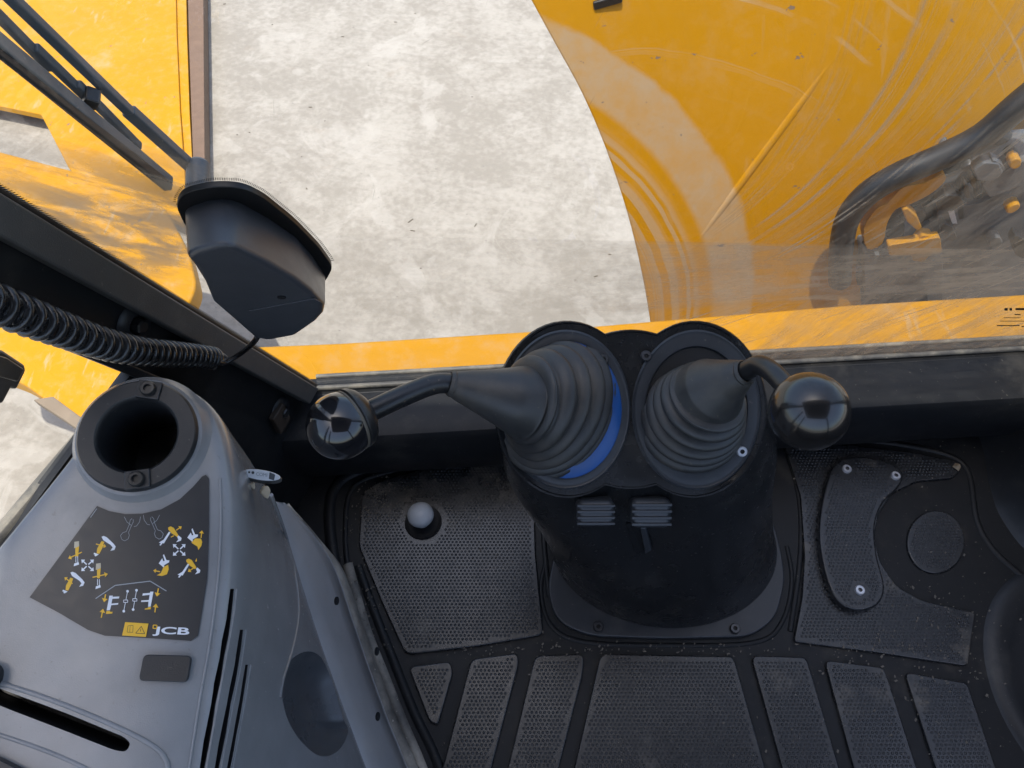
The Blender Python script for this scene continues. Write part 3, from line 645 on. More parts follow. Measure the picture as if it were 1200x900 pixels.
for i in range(NS):
    for j in range(NA): k = (j + 1) % NA; F.append((i * NA + j, i * NA + k, (i + 1) * NA + k, (i + 1) * NA + j))
# rolled top lip
tau = R(TAU); ty = Vector((0, math.cos(tau), math.sin(tau))); tn = Vector((0, -math.sin(tau), math.cos(tau))); tx = Vector((1, 0, 0))
for q, (sc_, dz) in enumerate(((.988, .003), (.972, .003), (.962, .0012))):
    b = len(V) - NA
    for j in range(NA): p = V[NS * NA + j]; V.append(cT + (p - cT) * sc_ + tn * dz)
    for j in range(NA): k = (j + 1) % NA; F.append((b + j, b + k, b + NA + k, b + NA + j))
F.append(tuple(range(len(V) - NA, len(V))))
shell = mk('column_shell', V, F, M['shell'], PE, smooth=True, sharp=50)
bv = BVHTree.FromPolygons([tuple(p) for p in V], F)
def onshell(px, py):
    h = bv.ray_cast(CAM, ray(px, py).normalized()); return h[0], (h[1] if h[1].dot(CAM - h[0]) > 0 else -h[1])
flg = [(648, 655), (641, 690), (652, 728), (690, 745), (780, 748), (880, 746), (910, 724), (921, 680), (915, 640), (890, 560), (680, 560)]
prism('base_flange', rnd([atz(x, y, .012) for x, y in flg], .03, 5), (0, 0, -.010), M['rim'], PE, .003)
rib([(641, 655), (634, 690), (645, 732), (684, 752), (780, 756), (884, 753), (917, 728), (928, 680), (922, 640)], .001, .005)
for cx, cy in ((701, 735), (861, 737)): screw('screw', atz(cx, cy, .013), (0, 0, 1), .0085, M['steel'], PE, M['dark'])
cR = cT + tx * .0785; cL = cT - tx * .0785
oval = 1.24
def ringp(nm, c, prof, mat, parent, sx=1.0, sy=oval):
    x, y, z = tx, ty, tn; V, F = [], []; seg = 72
    for r, h in prof:
        for j in range(seg): a = 2 * math.pi * j / seg; V.append(c + x * (math.cos(a) * r * sx) + y * (math.sin(a) * r * sy) + z * h)
    for i in range(len(prof)):
        i2 = (i + 1) % len(prof)
        for j in range(seg): k = (j + 1) % seg; F.append((i * seg + j, i * seg + k, i2 * seg + k, i2 * seg + j))
    return mk(nm, V, F, mat, parent, smooth=True, sharp=40)
ringp('boot_ring', cR, [(.0775, .001), (.0780, .004), (.076, .0065), (.0745, .0055), (.073, .0055), (.064, .0065), (.062, .006), (.061, .004), (.061, .0), (.0775, .0)], M['rim'], PE)
ringp('boot_ring', cL, [(.0775, .001), (.0780, .004), (.076, .0065), (.0745, .0055), (.073, .0055), (.069, .0065), (.067, .006), (.067, .003), (.067, .0), (.0775, .0)], M['rim'], PE)
for cc_ in (cR, cL): lathe('boot_shade_disc', cc_ + tn * .0018, tn, [(.0625, 0), (.03, .0004), (.0001, .0004)], M['dark'], PE, 48, 1, oval)  # flat black disc paints the dark gap inside each boot ring
tag(ringp('blue_seal', cL, [(.0672, .005), (.056, .012), (.050, .0125), (.050, .002), (.0672, .002)], M['blue'], PE), 'blue seal showing beside the left rubber boot')
for cx, cy, m in ((707, 421, 'steel'), (757, 417, 'steel'), (869, 529, 'zinc')):
    screw('screw', atpl(cx, cy, cT + tn * .0068, tn), tn, .0065, M[m], PE, M['dark'])
# wear line between the tubes
# rocker switches
def rocker(px, py, w_, h_):
    p, n_ = onshell(px, py); n_ = Vector((0, -.62, .78)); x, y, z = frame_of(n_); k = (p - CAM).length / FPX * .93
    W, H = w_ * k, h_ * k; p = p + n_ * .012
    sw = thing('x', p, None, None) if False else None
    v, f = box_vf(p + z * .006, x * W / 2, y * H / 2, z * .016); o = mk('rocker_switch', v, f, M['rim'], PE, bevel=.009, seg=4)
    for i in (-.66, -.22, .22, .66):
        v, f = box_vf(p + z * .0225 + y * H / 2 * i, x * W * .49, y * H * .045, z * .0014); mk('grip_ridge', v, f, M['rim'], o, bevel=.0006)
rocker(695, 594, 46, 33); rocker(758, 594, 48, 36)
pts = [(733, 612), (756, 612), (766, 640), (757, 646), (744, 645)]
hp = [onshell(*q) for q in pts]
prism('lever_slot', rnd([h[0] + h[1] * .001 for h in hp], .004, 2), hp[0][1] * .0015, M['dark'], PE, 0)
prism('slot_tongue', [onshell(*q)[0] + onshell(*q)[1] * .003 for q in ((750, 612), (757, 612), (764, 638), (756, 643))], hp[0][1] * .006, M['rim'], PE, .002)

# lever boots, rods and knobs
def bellows(path, r0, r1, nr, boot):        # path of (px, py, t); zigzag bellows then smooth boot
    P = [att(*p) for p in path]; n = 14; C = cr(P, n); L = len(C); rad = []
    s = np.r_[0, np.cumsum([np.linalg.norm(C[i + 1] - C[i]) for i in range(L - 1)])]; s /= s[-1]
    return C, s
def lever(nm, label, bel, belr, nr, boot, bootr, rod, rodr, ball, ballr, kmat, group, ov=(1, 1)):
    T = thing(nm, att(*bel[0]), label, 'lever', group)
    C = cr([att(*p) for p in bel], 24); L = len(C); s = np.linspace(0, 1, L)
    base = np.interp(s, np.linspace(0, 1, len(belr)), belr)
    ph = (s * nr) % 1; z = np.abs(np.sin(ph * math.pi)) ** .5                      # rounded folds
    rad = base * (1 - .25 * (1 - z))
    # each fold steps in, so the ribs show from above
    v, f = tube_vf(C, list(rad), 48, True, None, np.linspace(ov[0], ov[1], L)); mk('bellows', v, f, M['gaiter'], T, smooth=True)
    C2 = cr([att(*p) for p in boot], 12); r2 = np.interp(np.linspace(0, 1, len(C2)), np.linspace(0, 1, len(bootr)), bootr)
    r2[-1] = bootr[-1] * .8; v, f = tube_vf(C2, list(r2), 40, True); b = mk('boot_neck', v, f, M['gaiter'], T, smooth=True, sharp=50)
    e = Vector(C2[-1]); d = (e - Vector(C2[-3])).normalized()
    lathe('boot_lip', e, d, [(bootr[-1] * .72, -.004), (bootr[-1] * 1.04, -.004), (bootr[-1] * 1.1, .0005), (bootr[-1] * .95, .004), (bootr[-1] * .72, .002)], M['gaiter'], b, 28)
    C3 = cr([att(*p) for p in rod], 8); tube('lever_rod', C3, rodr, M['rod'], T, 18)
    bc = att(*ball); d = (bc - Vector(C3[-1])).normalized(); rd_ = Vector(C3[-1])
    hd = (bc - rd_).normalized()
    k = lathe('knob', bc, -hd, [(ballr * math.sin(a), -ballr * math.cos(a)) for a in np.linspace(.002, math.pi * .86, 40)], kmat, T, 56, sharp=80)
    return T, bc, hd, k
ML = M['knob']; grp = 'levers on the pedestal'
T, bc, hd, k = lever('control_lever', 'left control lever with glossy black ball knob, bent toward the corner pillar',
    [(657, 480, .950), (653, 478, .926), (646, 474, .900), (631, 470, .878), (613, 468, .862)], [.068, .0675, .064, .057, .046], 7,
    [(615, 471, .868), (598, 467, .858), (565, 459, .848), (530, 450, .838)], [.0445, .0375, .0255, .0135],
    [(536, 451, .842), (520, 449, .836), (502, 452, .828), (470, 465, .812), (440, 479, .80), (418, 489, .795)], .0115, (399, 499, .785), .0352, M['knob'], grp, (1.48, 1.0))
lathe('knob_collar', bc, -hd, [(.0315, .0150), (.0338, .017), (.0325, .022), (.028, .028), (.020, .033), (.011, .036)], M['rod'], k, 48)
lathe('knob_seam', bc, -hd, [(.0332, .0115), (.0338, .0125), (.0332, .0145), (.0320, .0152)], M['knobseam'], k, 48)
T, bc, hd, k = lever('control_lever', 'right control lever with worn black ball knob, upright in its open ring',
    [(806, 500, .945), (810, 493, .922), (816, 483, .898), (824, 472, .876), (832, 462, .860)], [.066, .0645, .060, .053, .044], 7,
    [(829, 463, .866), (838, 456, .852), (854, 446, .832), (872, 437, .812)], [.0435, .038, .025, .0135],
    [(862, 442, .825), (877, 433, .806), (890, 428, .790), (905, 436, .770), (922, 454, .748), (936, 469, .73)], .0105, (948, 482, .715), .0370, M['knob2'], grp)

# ------------------------------------------------------------------ side console
PT = Vector((-.352, .337, .66)); PN = Vector((.12, -.22, .97)).normalized()
def top(px, py, off=0): return atpl(px, py, PT + PN * off, PN)
CO = thing('side_console', atz(300, 800, 0), 'grey moulded side console with cup holder and decal beside the left window', 'console')
rows = [  # left, right crest, blue line (px, py, z)
 ((148, 449), (190, 447), (270, 520, .50)), ((122, 462), (214, 455), (285, 540, .46)), ((104, 484), (236, 474), (300, 562, .42)), ((97, 512), (249, 505), (318, 585, .37)), ((60, 558), (258, 550), (333, 612, .33)),
 ((25, 600), (264, 600), (346, 652, .30)), ((-50, 690), (259, 690), (369, 722, .25)), ((-125, 780), (245, 780), (394, 790, .21)), ((-225, 900), (224, 900), (436, 898, .15)), ((-310, 1000), (206, 1000), (476, 1000, .12)), ((-395, 1100), (188, 1100), (515, 1095, .10))]
V, F = [], []; NC = 0
for (lx, ly), (cx, cy), (bx, by, bz) in rows:
    L = top(lx, ly); Cx = top(cx, cy); Bl = atz(bx, by, bz); row = []
    dn = Vector((0, 0, -1))
    Lb = Vector((L.x - .005, L.y, .45)); row += [Lb, L + dn * .012, L]
    for u in (.25, .5, .75, .93): row.append(L.lerp(Cx, u))
    row.append(Cx + (Cx - L).normalized() * .004 - PN * .002)
    for u in (.06, .3, .6, .85): p = Cx.lerp(Bl, u) + Vector((.012 * math.sin(math.pi * u), 0, 0)); row.append(p + (Vector((.012, 0, 0)) if u == .06 else Vector()))
    row.append(Bl); row.append(Vector((Bl.x - .05, Bl.y, Bl.z - .03))); row.append(Vector((L.x + .03, L.y, .20)))
    NC = len(row); V += row
nR = len(rows)
for i in range(nR - 1):
    for j in range(NC): k = (j + 1) % NC; F.append((i * NC + j, i * NC + k, (i + 1) * NC + k, (i + 1) * NC + j))
F += [tuple(range(NC)), tuple(range((nR - 1) * NC, nR * NC))]
body = mk('console_body', V, F, M['grey'], CO, smooth=True, sub=3)
cup = top(167, 514)
def cutter(v, f):
    o = mk('cut', v, f, M['dark']); return o
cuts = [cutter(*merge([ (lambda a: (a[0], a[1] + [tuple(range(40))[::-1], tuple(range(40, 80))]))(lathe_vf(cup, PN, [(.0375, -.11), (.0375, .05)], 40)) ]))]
dg = bpy.context.evaluated_depsgraph_get(); ev = body.evaluated_get(dg); tm = ev.to_mesh()
cb = BVHTree.FromPolygons([tuple(q.co) for q in tm.vertices], [tuple(p.vertices) for p in tm.polygons]); ev.to_mesh_clear()
def oncon(px, py):
    h = cb.ray_cast(CAM, ray(px, py).normalized())
    if h[0] is None: return top(px, py), PN
    return h[0], (h[1] if h[1].dot(CAM - h[0]) > 0 else -h[1])
def strip_cut(cl, wpx, dep):
    V, F = [], []
    for (x, y), w_ in zip(cl, wpx):
        pl, n_ = oncon(x - w_, y); pr, n2 = oncon(x + w_, y); nn = (n_ + n2).normalized()
        V += [pl + nn * .015, pr + nn * .015, pr - nn * dep, pl - nn * dep]
    N = len(cl)
    for i in range(N - 1):
        for j in range(4): k = (j + 1) % 4; F.append((i * 4 + j, i * 4 + k, (i + 1) * 4 + k, (i + 1) * 4 + j))
    F += [(0, 1, 2, 3), tuple(range(4 * N - 4, 4 * N))]
    return V, F
slots = [[(272, 690), (268, 725), (260, 770), (250, 825), (236, 905), (228, 950)], [(283, 738), (277, 780), (268, 825), (253, 905), (246, 950)], [(289, 779), (283, 818), (275, 862), (267, 905), (260, 950)]]
for s, w0 in zip(slots, (2.6, 2.2, 1.8)): cuts.append(cutter(*strip_cut(s, [w0 * .8] + [w0] * (len(s) - 1), .02)))
sl = rnd([top(x, y, .015) for x, y in ((-60, 790), (0, 812), (70, 838), (138, 866), (146, 874), (140, 884), (126, 882), (60, 856), (0, 833), (-60, 808))], .006, 3)
cuts.append(cutter(*prism_vf(sl, -PN * .06)))
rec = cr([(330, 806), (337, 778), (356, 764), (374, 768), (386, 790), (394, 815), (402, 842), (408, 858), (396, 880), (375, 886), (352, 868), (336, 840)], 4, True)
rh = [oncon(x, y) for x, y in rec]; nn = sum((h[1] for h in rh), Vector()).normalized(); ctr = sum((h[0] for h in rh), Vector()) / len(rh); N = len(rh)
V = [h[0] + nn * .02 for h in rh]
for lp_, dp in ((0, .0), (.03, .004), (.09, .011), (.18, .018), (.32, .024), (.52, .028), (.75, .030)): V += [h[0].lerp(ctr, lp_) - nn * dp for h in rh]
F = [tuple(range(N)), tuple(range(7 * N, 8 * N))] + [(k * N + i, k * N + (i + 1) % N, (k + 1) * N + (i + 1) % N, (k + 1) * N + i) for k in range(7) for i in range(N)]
cuts.append(cutter(V, F)); cuts[-1].data.materials.clear(); cuts[-1].data.materials.append(plastic('shaded_scuff_grey', (.085, .088, .094), .28, dust=.3))  # scuffed plastic, base darkened so the recess reads as a shaded hollow
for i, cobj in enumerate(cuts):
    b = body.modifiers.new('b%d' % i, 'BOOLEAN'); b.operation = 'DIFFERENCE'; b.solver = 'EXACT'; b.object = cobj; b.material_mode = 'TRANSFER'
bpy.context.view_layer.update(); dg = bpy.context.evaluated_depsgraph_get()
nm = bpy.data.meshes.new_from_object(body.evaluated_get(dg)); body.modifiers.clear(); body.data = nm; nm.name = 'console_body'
nm.shade_smooth(); nm.set_sharp_from_angle(angle=R(28))
for cobj in cuts:
    m_ = cobj.data; bpy.data.objects.remove(cobj); bpy.data.meshes.remove(m_)
# cup holder boss and bezel
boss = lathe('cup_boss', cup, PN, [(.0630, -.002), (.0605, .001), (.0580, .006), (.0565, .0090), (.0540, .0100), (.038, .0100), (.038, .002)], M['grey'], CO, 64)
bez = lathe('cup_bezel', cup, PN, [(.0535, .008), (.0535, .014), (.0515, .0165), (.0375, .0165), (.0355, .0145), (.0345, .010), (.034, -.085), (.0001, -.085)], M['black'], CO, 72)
x_, y_, z_ = frame_of(PN)
for px, py in ((172, 460), (160, 573)):
    c = top(px, py, .0205); r_ = (c - cup); r_ -= PN * r_.dot(PN); r_.normalize(); s_ = PN.cross(r_)
    v, f = box_vf(cup + PN * .0165 + r_ * .0436, r_ * .0088, s_ * .011, PN * .0025); tb = mk('bezel_tab', v, f, M['black'], CO, bevel=.001)
    cc_ = cup + PN * .019 + r_ * .0440
    lathe('bezel_screw', cc_, PN, [(.0072, -.001), (.0072, .003), (.006, .0045), (.0036, .0045), (.0034, .0015), (.0001, .0015)], M['bolt'], tb, 20)
# decal with its print
dec = [(114, 593), (128, 599), (147, 602.5), (167, 602), (189, 597), (211, 585), (226, 571), (237, 558.5), (241.5, 556.6), (245, 561), (245, 613), (243, 677), (235, 728), (232, 745), (224, 751), (177, 748), (123, 745), (103, 738), (69, 718), (35, 700)]
DEC = prism('control_decal', [top(x, y, .0002) for x, y in dec], PN * .0006, M['decal'], CO, 0)
lvl = [0.0010]
def dpoly(name, polys, mat, parent=DEC):
    parts = []
    for P in polys:
        lvl[0] += .000004; parts.append(([top(x, y, lvl[0]) for x, y in P], [tuple(range(len(P)))]))
    v, f = merge(parts); return mk(name, v, f, M[mat], parent)
def ln(pts, w_):            # polyline as a row of separate quads
    out = []
    for (a, b), (c, d) in zip(pts, pts[1:]):
        L = math.hypot(c - a, d - b) or 1; nx, ny = -(d - b) / L * w_ / 2, (c - a) / L * w_ / 2; out.append([(a + nx, b + ny), (c + nx, d + ny), (c - nx, d - ny), (a - nx, b - ny)])
    return out
def arrow(a, b, w_=1.3, hw=3.2, hl=3.6):
    (ax, ay), (bx, by) = a, b; L = math.hypot(bx - ax, by - ay); ux, uy = (bx - ax) / L, (by - ay) / L; nx, ny = -uy, ux; mx, my = bx - ux * hl, by - uy * hl
    return [[(ax + nx * w_ / 2, ay + ny * w_ / 2), (mx + nx * w_ / 2, my + ny * w_ / 2), (mx - nx * w_ / 2, my - ny * w_ / 2), (ax - nx * w_ / 2, ay - ny * w_ / 2)], [(mx + nx * hw / 1, my + ny * hw), (bx, by), (mx - nx * hw, my - ny * hw)]]
def dot(x, y, r): return [[(x + r * math.cos(a), y + r * math.sin(a)) for a in np.linspace(0, 6.283, 12, endpoint=False)]]
def sh(P, dx, dy): return [[(x + dx, y + dy) for x, y in q] for q in P]
boomw = [[(119, 629), (121.5, 628), (125, 629.5), (133, 637), (135.6, 640.5), (134, 644.5), (129.3, 645.5), (132, 641.5), (129.5, 638.5), (121, 633)]]
stick = [[(119, 634), (122.2, 635), (120, 642), (116.5, 649), (113.3, 648.5), (113.8, 643)]]
foot = [[(113.4, 648.7), (115.8, 649.8), (112, 652), (110.5, 651), (111.6, 650.2), (109.6, 649.4), (110.3, 647.6)]]
slewy = [[(88.2, 640), (92.6, 640), (91.6, 652), (88.4, 652)]]; slewh = [[(87.2, 635), (92.6, 634.2), (92.8, 640), (86.8, 642.5)]]; slewl = [[(88.5, 652), (89.3, 652), (89.3, 659), (88.5, 659)], [(90.6, 652), (91.4, 652), (91.6, 659), (90.8, 659)]]; slewf = [[(87, 660.4), (92, 658.6), (92.7, 661.5), (86.4, 663.6)]]
class Sym:
    def __init__(s, name, mat): s.n, s.m = name, mat
    def __iadd__(s, P): dpoly(s.n, P, s.m); return s
W_, Y_ = Sym('white_symbol', 'white'), Sym('yellow_symbol', 'pyel')
W_ += boomw; W_ += foot; Y_ += stick; Y_ += arrow((112.5, 637.5), (124.5, 640.5), 1.2, 2.6, 3)
W_ += sh(boomw, -36.5, 42); W_ += sh(foot, -36.5, 43.5); Y_ += sh(stick, -36.5, 43); Y_ += arrow((85, 684), (75.5, 676.5), 1.2, 2.6, 3)
Y_ += slewy; W_ += slewl + slewf; Y_ += arrow((96, 647), (80, 654.5), 1.2, 2.8, 3.4)
Y_ += sh(slewy, 25.4, 25.6); W_ += sh(slewl + slewf, 25.4, 26.8); Y_ += arrow((108.5, 676.6), (126.5, 672.5), 1.3, 3, 4)
cream = Sym('cream_symbol', 'cream'); cream += slewh; cream += sh(slewh, 25.4, 25.6)
for cx, cy in ((102.6, 662.5), (210, 644.4)):
    for dx, dy in ((1, -1), (-1, -1), (1, 1), (-1, 1)): W_ += arrow((cx + dx, cy + dy), (cx + dx * 7.4, cy + dy * 6.8), 1.5, 2.9, 3.6)
yb = [[(197, 618.2), (200, 616.8), (203.5, 618.5), (209, 627), (207.5, 629.2), (201, 625), (197.2, 620.5)]]
wb = [[(207.6, 629), (209.2, 627.4), (212.8, 630.5), (212, 633.6), (206.4, 635.5), (209, 632.2)]]
ws = [[(198, 623), (199.8, 624), (195, 632), (192, 637), (190.8, 636.3), (188, 639.5), (186.8, 638.6), (188.4, 636.6), (186, 635.8), (191.6, 632.5)]]
Y_ += yb; Y_ += sh(yb, 21.2, 37.8); W_ += wb; W_ += ws; W_ += sh(wb, 22, 37.6); W_ += sh(ws, 22, 37.6)
Y_ += arrow((206.5, 621.4), (213, 616.8), 1.2, 2.6, 3.2); Y_ += [[(200, 629.2), (203.4, 627.2), (204, 628.2), (200.4, 630)]]
Y_ += arrow((228.6, 664.5), (220.2, 670), 1.2, 2.6, 3.2); Y_ += [[(228.8, 657.5), (230.4, 654), (230.8, 657), (229.8, 658.5)]]
link_ = [[(219.5, 630), (223.6, 624), (224.8, 627.4), (226.6, 627), (224.4, 620.5), (225.6, 619.2), (228.6, 626.2), (232, 626.4), (231.6, 628.8), (226, 632), (225.8, 635.6), (223.2, 633)]]
W_ += link_; W_ += sh(link_, -33.5, 30.2)
Y_ += [[(224.4, 635.4), (229, 631), (235.4, 631.2), (237, 635), (236, 639.5), (232.4, 644.6), (231.4, 640.5), (225.4, 636.8)]]; Y_ += arrow((235.6, 630.4), (236.6, 621.6), 1.2, 2.8, 3.4)
Y_ += [[(191.6, 664.6), (197, 661.8), (197.8, 667), (195.6, 673), (190, 675), (183.6, 674.2), (188.6, 671.4)]]; Y_ += arrow((187.6, 670), (179.6, 668.4), 1.2, 2.6, 3)
# lower row: stabiliser symbols
def stem(pts): return [[(100 + x / 8.57, 670 + y / 8.57) for x, y in pts]]
W_ += stem([(242, 240), (276, 240), (274, 252), (342, 248), (338, 268), (272, 272), (262, 320), (332, 314), (328, 330), (260, 336), (248, 385), (214, 388)])
W_ += stem([(684, 200), (652, 200), (650, 212), (578, 218), (572, 240), (646, 232), (638, 284), (562, 288), (560, 304), (634, 300), (630, 352), (656, 350)])
Y_ += stem([(212, 394), (250, 392), (246, 402), (274, 402), (270, 420), (206, 424)]); Y_ += stem([(628, 356), (660, 354), (656, 376), (596, 380), (600, 368), (628, 366)])
for a, b in (((204, 226), (188, 306)), ((160, 462), (178, 372)), ((734, 166), (718, 250)), ((698, 408), (710, 320))): Y_ += arrow((100 + a[0] / 8.57, 670 + a[1] / 8.57), (100 + b[0] / 8.57, 670 + b[1] / 8.57), 1.4, 3.4, 4.4)
for (x0, y0_), (x1, y1_) in (((424, 196), (386, 396)), ((514, 186), (480, 380))):
    a = (100 + x0 / 8.57, 670 + y0_ / 8.57); b = (100 + x1 / 8.57, 670 + y1_ / 8.57); mx, my = (a[0] + b[0]) / 2, (a[1] + b[1]) / 2
    W_ += ln([a, (mx + .3, my - 1.6)], .7) + ln([(mx - .3, my + 1.6), b], .7) + dot(*a, 1.6) + dot(*b, 1.6) + ln([(mx - 2.4, my - 1.4), (mx + 2.4, my - 1.4), (mx + 2.4, my + 1.4), (mx - 2.4, my + 1.4), (mx - 2.4, my - 1.4)], .7)
G_ = Sym('line_symbol', 'lgrey'); G_ += ln([(112, 701.5), (135, 686), (176, 681), (195, 692.6)], 1.1) ; G_ += ln([(106, 606.5), (113.5, 596)], .8)
def lo(cx, cy, m):
    P = [(0, 0), (m * 1, 6), (m * 4.5, 10.8), (m * 7.6, 11.6)]; o = ln([(cx + x, cy + y) for x, y in P], .5) + ln([(cx + m * 11, cy + 10), (cx + m * 16, cy + 6), (cx + m * 19, cy)], .5)
    Q = [(m * 8.6, 3), (m * 8.4, 6), (m * 10.8, 11), (m * 14, 18.5), (m * 13, 22), (m * 14.5, 26), (m * 18.5, 28.4), (m * 22, 26.5), (m * 23.4, 22), (m * 20.5, 18.6), (m * 16.6, 17.4), (m * 13.4, 10), (m * 12, 4), (m * 9.8, 2)]
    return o + ln([(cx + x, cy + y) for x, y in Q], .5)
G_ += lo(168, 603.5, 1); G_ += lo(164.6, 605.5, -1)

dpoly('warning_print', [[(146.7, 729), (174, 730.7), (171, 746.4), (143, 744.7)]], 'pyel')
dpoly('warning_symbol', ln([(150, 733.4), (156, 733), (155.6, 741), (149, 740.8), (150, 733.4)], .5) + ln([(152.6, 733), (152, 741)], .4) + ln([(165.6, 734), (169.6, 742.6), (159, 742), (165.6, 734)], .7) + ln([(165, 737), (164.6, 740)], .7), 'pink')
def text_px(txt, box, slant, skew, off, bold=0., parent=DEC, name='lettering', mat='white', proj=top):
    cu = bpy.data.curves.new('t', 'FONT'); cu.body = txt; cu.offset = bold; cu.space_character = .98; to = bpy.data.objects.new('t', cu); COL.objects.link(to)
    bpy.context.view_layer.update(); d_ = bpy.context.evaluated_depsgraph_get(); me = bpy.data.meshes.new_from_object(to.evaluated_get(d_))
    bpy.data.objects.remove(to); bpy.data.curves.remove(cu)
    C = np.array([q.co[:] for q in me.vertices]); lo_, hi = C[:, :2].min(0), C[:, :2].max(0); x0, y0_, x1, y1_ = box
    for q in me.vertices:
        a, b = (q.co.x - lo_[0]) / (hi[0] - lo_[0]), (q.co.y - lo_[1]) / (hi[1] - lo_[1])
        q.co = proj(x0 + a * (x1 - x0) + slant * b, y1_ - b * (y1_ - y0_) + skew * a, off)
    me.materials.append(M[mat]); return link(name, me, parent)
text_px('JCB', (178.4, 734, 221, 745), 1.8, 1.6, .0013, .024)
dpoly('logo_square', ln([(179.8, 732.4), (184, 732.8), (183.4, 736.6), (179.2, 736.2), (179.8, 732.4)], 1.2), 'pyel')
# blank switch cover, lower panel
prism('blank_cover', rnd([top(x, y, .0) for x, y in ((170, 767), (226, 768.5), (221, 799.5), (164, 797.5))], .004, 3), PN * .0045, M['black'], CO, .0012)
tube('panel_ridge', cr([top(x, y, -.0005) for x, y in ((-40, 788), (0, 800), (60, 820), (120, 844), (170, 868), (192, 886), (198, 910), (196, 950))], 5), .0022, M['grey'], CO, 8)
tube('panel_ridge', cr([top(x, y, -.0008) for x, y in ((-40, 850), (0, 861), (60, 882), (110, 905), (150, 930))], 5), .0020, M['grey'], CO, 8)
prism('corner_grip', rnd([top(x, y, -.004) for x, y in ((-50, 772), (0, 776), (8, 784), (6, 798), (0, 808), (-50, 800))], .006, 3), PN * .02, M['black'], CO, .003)
prism('panel_handle', rnd([top(x, y, -.004) for x, y in ((-60, 870), (0, 884), (36, 902), (60, 930), (-60, 960))], .006, 3), PN * .012, M['black'], CO, .003)
# crest bead and vent ribs
tube('crest_bead', cr([oncon(x, y)[0] for x, y in ((258, 560), (259, 610), (257, 660), (252, 710), (245, 760), (236, 810), (228, 860), (220, 910))], 5), .0013, M['grey'], CO, 8)
for s, dx in zip(slots, (5, 5, 4.5)):
    tube('vent_rib', cr([oncon(x + dx, y)[0] for x, y in s], 5), .0014, M['grey'], CO, 8)
tube('flank_bead', cr([oncon(x, y)[0] for x, y in ((318, 580), (336, 630), (347, 680), (350, 720), (343, 760), (332, 795), (328, 818))], 5), .0018, M['grey'], CO, 8)
# light lower trim between flank and floor
L1 = [(327, 592, .345), (340, 632, .32), (352, 668, .295), (369, 722, .255), (394, 790, .215), (415, 848, .18), (436, 898, .155), (476, 1000, .125)]
L2 = [(331, 592, .33), (364, 628, .22), (390, 668, .14), (411, 729, .09), (432, 790, .06), (452, 845, .045), (474, 900, .03), (508, 1000, .03)]
L3 = [(333, 594, .30), (372, 640, .12), (400, 672, .05), (424, 738, .02), (446, 800, .012), (464, 848, .008), (487, 900, .006), (520, 1000, .006)]
a0_, b_, c_ = (cr([(*atz(*p),) for p in L], 5) for L in (L1, L2, L3))
a_ = [np.array(p) + np.array((-.014, 0, .016)) for p in a0_]
def ruled(nm, P, Q, mat, th, sub=3):
    N = len(P); V = []; 
    for p, q in zip(P, Q):
        for k in range(sub + 1): t = k / sub; V.append(Vector(p) * (1 - t) + Vector(q) * t + Vector((.006, 0, .004)) * math.sin(math.pi * t))
    w_ = sub + 1; F = [(i * w_ + j, i * w_ + j + 1, (i + 1) * w_ + j + 1, (i + 1) * w_ + j) for i in range(N - 1) for j in range(sub)]
    o = mk(nm, V, F, mat, CO, smooth=True); m = o.modifiers.new('s', 'SOLIDIFY'); m.thickness = th; m.offset = -1; return o
ruled('lower_trim', a_, b_, M['grey2'], .004)
tube('trim_edge', [Vector(p) + Vector((.002, 0, .003)) for p in b_], .0028, M['grey2'], CO, 8)
tube('trim_edge', [Vector(p) + Vector((.001, 0, .001)) for p in a_], .0022, M['grey'], CO, 8)
ruled('kick_strip', b_, c_, M['dusty'], .004)
for px, py in ((388, 705), (436, 840), (435, 764)):
    o_ = [Vector(p) for p in a_]; d = ray(px, py)
    best = min(((Vector(b_[i]) * .35 + Vector(a_[i]) * .65) for i in range(len(a_))), key=lambda p: (p - CAM).normalized().angle(d))
    lathe('trim_hole', CAM + d * ((best - CAM).length / d.length) + Vector((.008, 0, .004)), (.8, -.2, .5), [(.004, 0), (.004, .002), (.0028, .002), (.0001, .001)], M['dark'], CO, 14, 1, 1.5)
# moulded floor edge beside the console
tube('floor_edge', cr([atz(x, y, -.004) for x, y in ((408, 662), (428, 735), (450, 792), (472, 848), (494, 900), (530, 1000))], 6), .010, M['dusty'], MAT, 10)
tube('floor_edge', cr([atz(x, y, -.004) for x, y in ((420, 664), (440, 720), (462, 776), (486, 836), (512, 892), (548, 1000))], 6), .009, M['floor'], MAT, 10)
# oval tag hung behind the console
TP, TN_ = att(306, 556, .80), Vector((.1, -.75, .65)).normalized()
tg = lambda px, py, off=0: atpl(px, py, TP + TN_ * off, TN_)
T = thing('oval_tag', TP, 'small white oval tag with dark print beside the console nose', 'tag')
ov = [(306 + 25.5 * math.cos(a) * math.cos(.16) - 7 * math.sin(a) * math.sin(.16), 556.5 + 25.5 * math.cos(a) * math.sin(.16) + 7 * math.sin(a) * math.cos(.16)) for a in np.linspace(0, 6.283, 40, endpoint=False)]
prism('tag_back', [tg(x, y + 1.5, -.004) for x, y in ov], TN_ * .004, M['bolt'], T, .001)
ov2 = [(306 + (x - 306) * .9, 556 + (y - 556) * .82) for x, y in ov]; prism('tag_face', [tg(x, y, .0003) for x, y in ov2], TN_ * .0008, M['white'], T, 0)
text_px('COMI', (300, 553.4, 313, 557.2), .3, 1.6, .0016, 0, T, 'lettering', 'lgrey', tg)
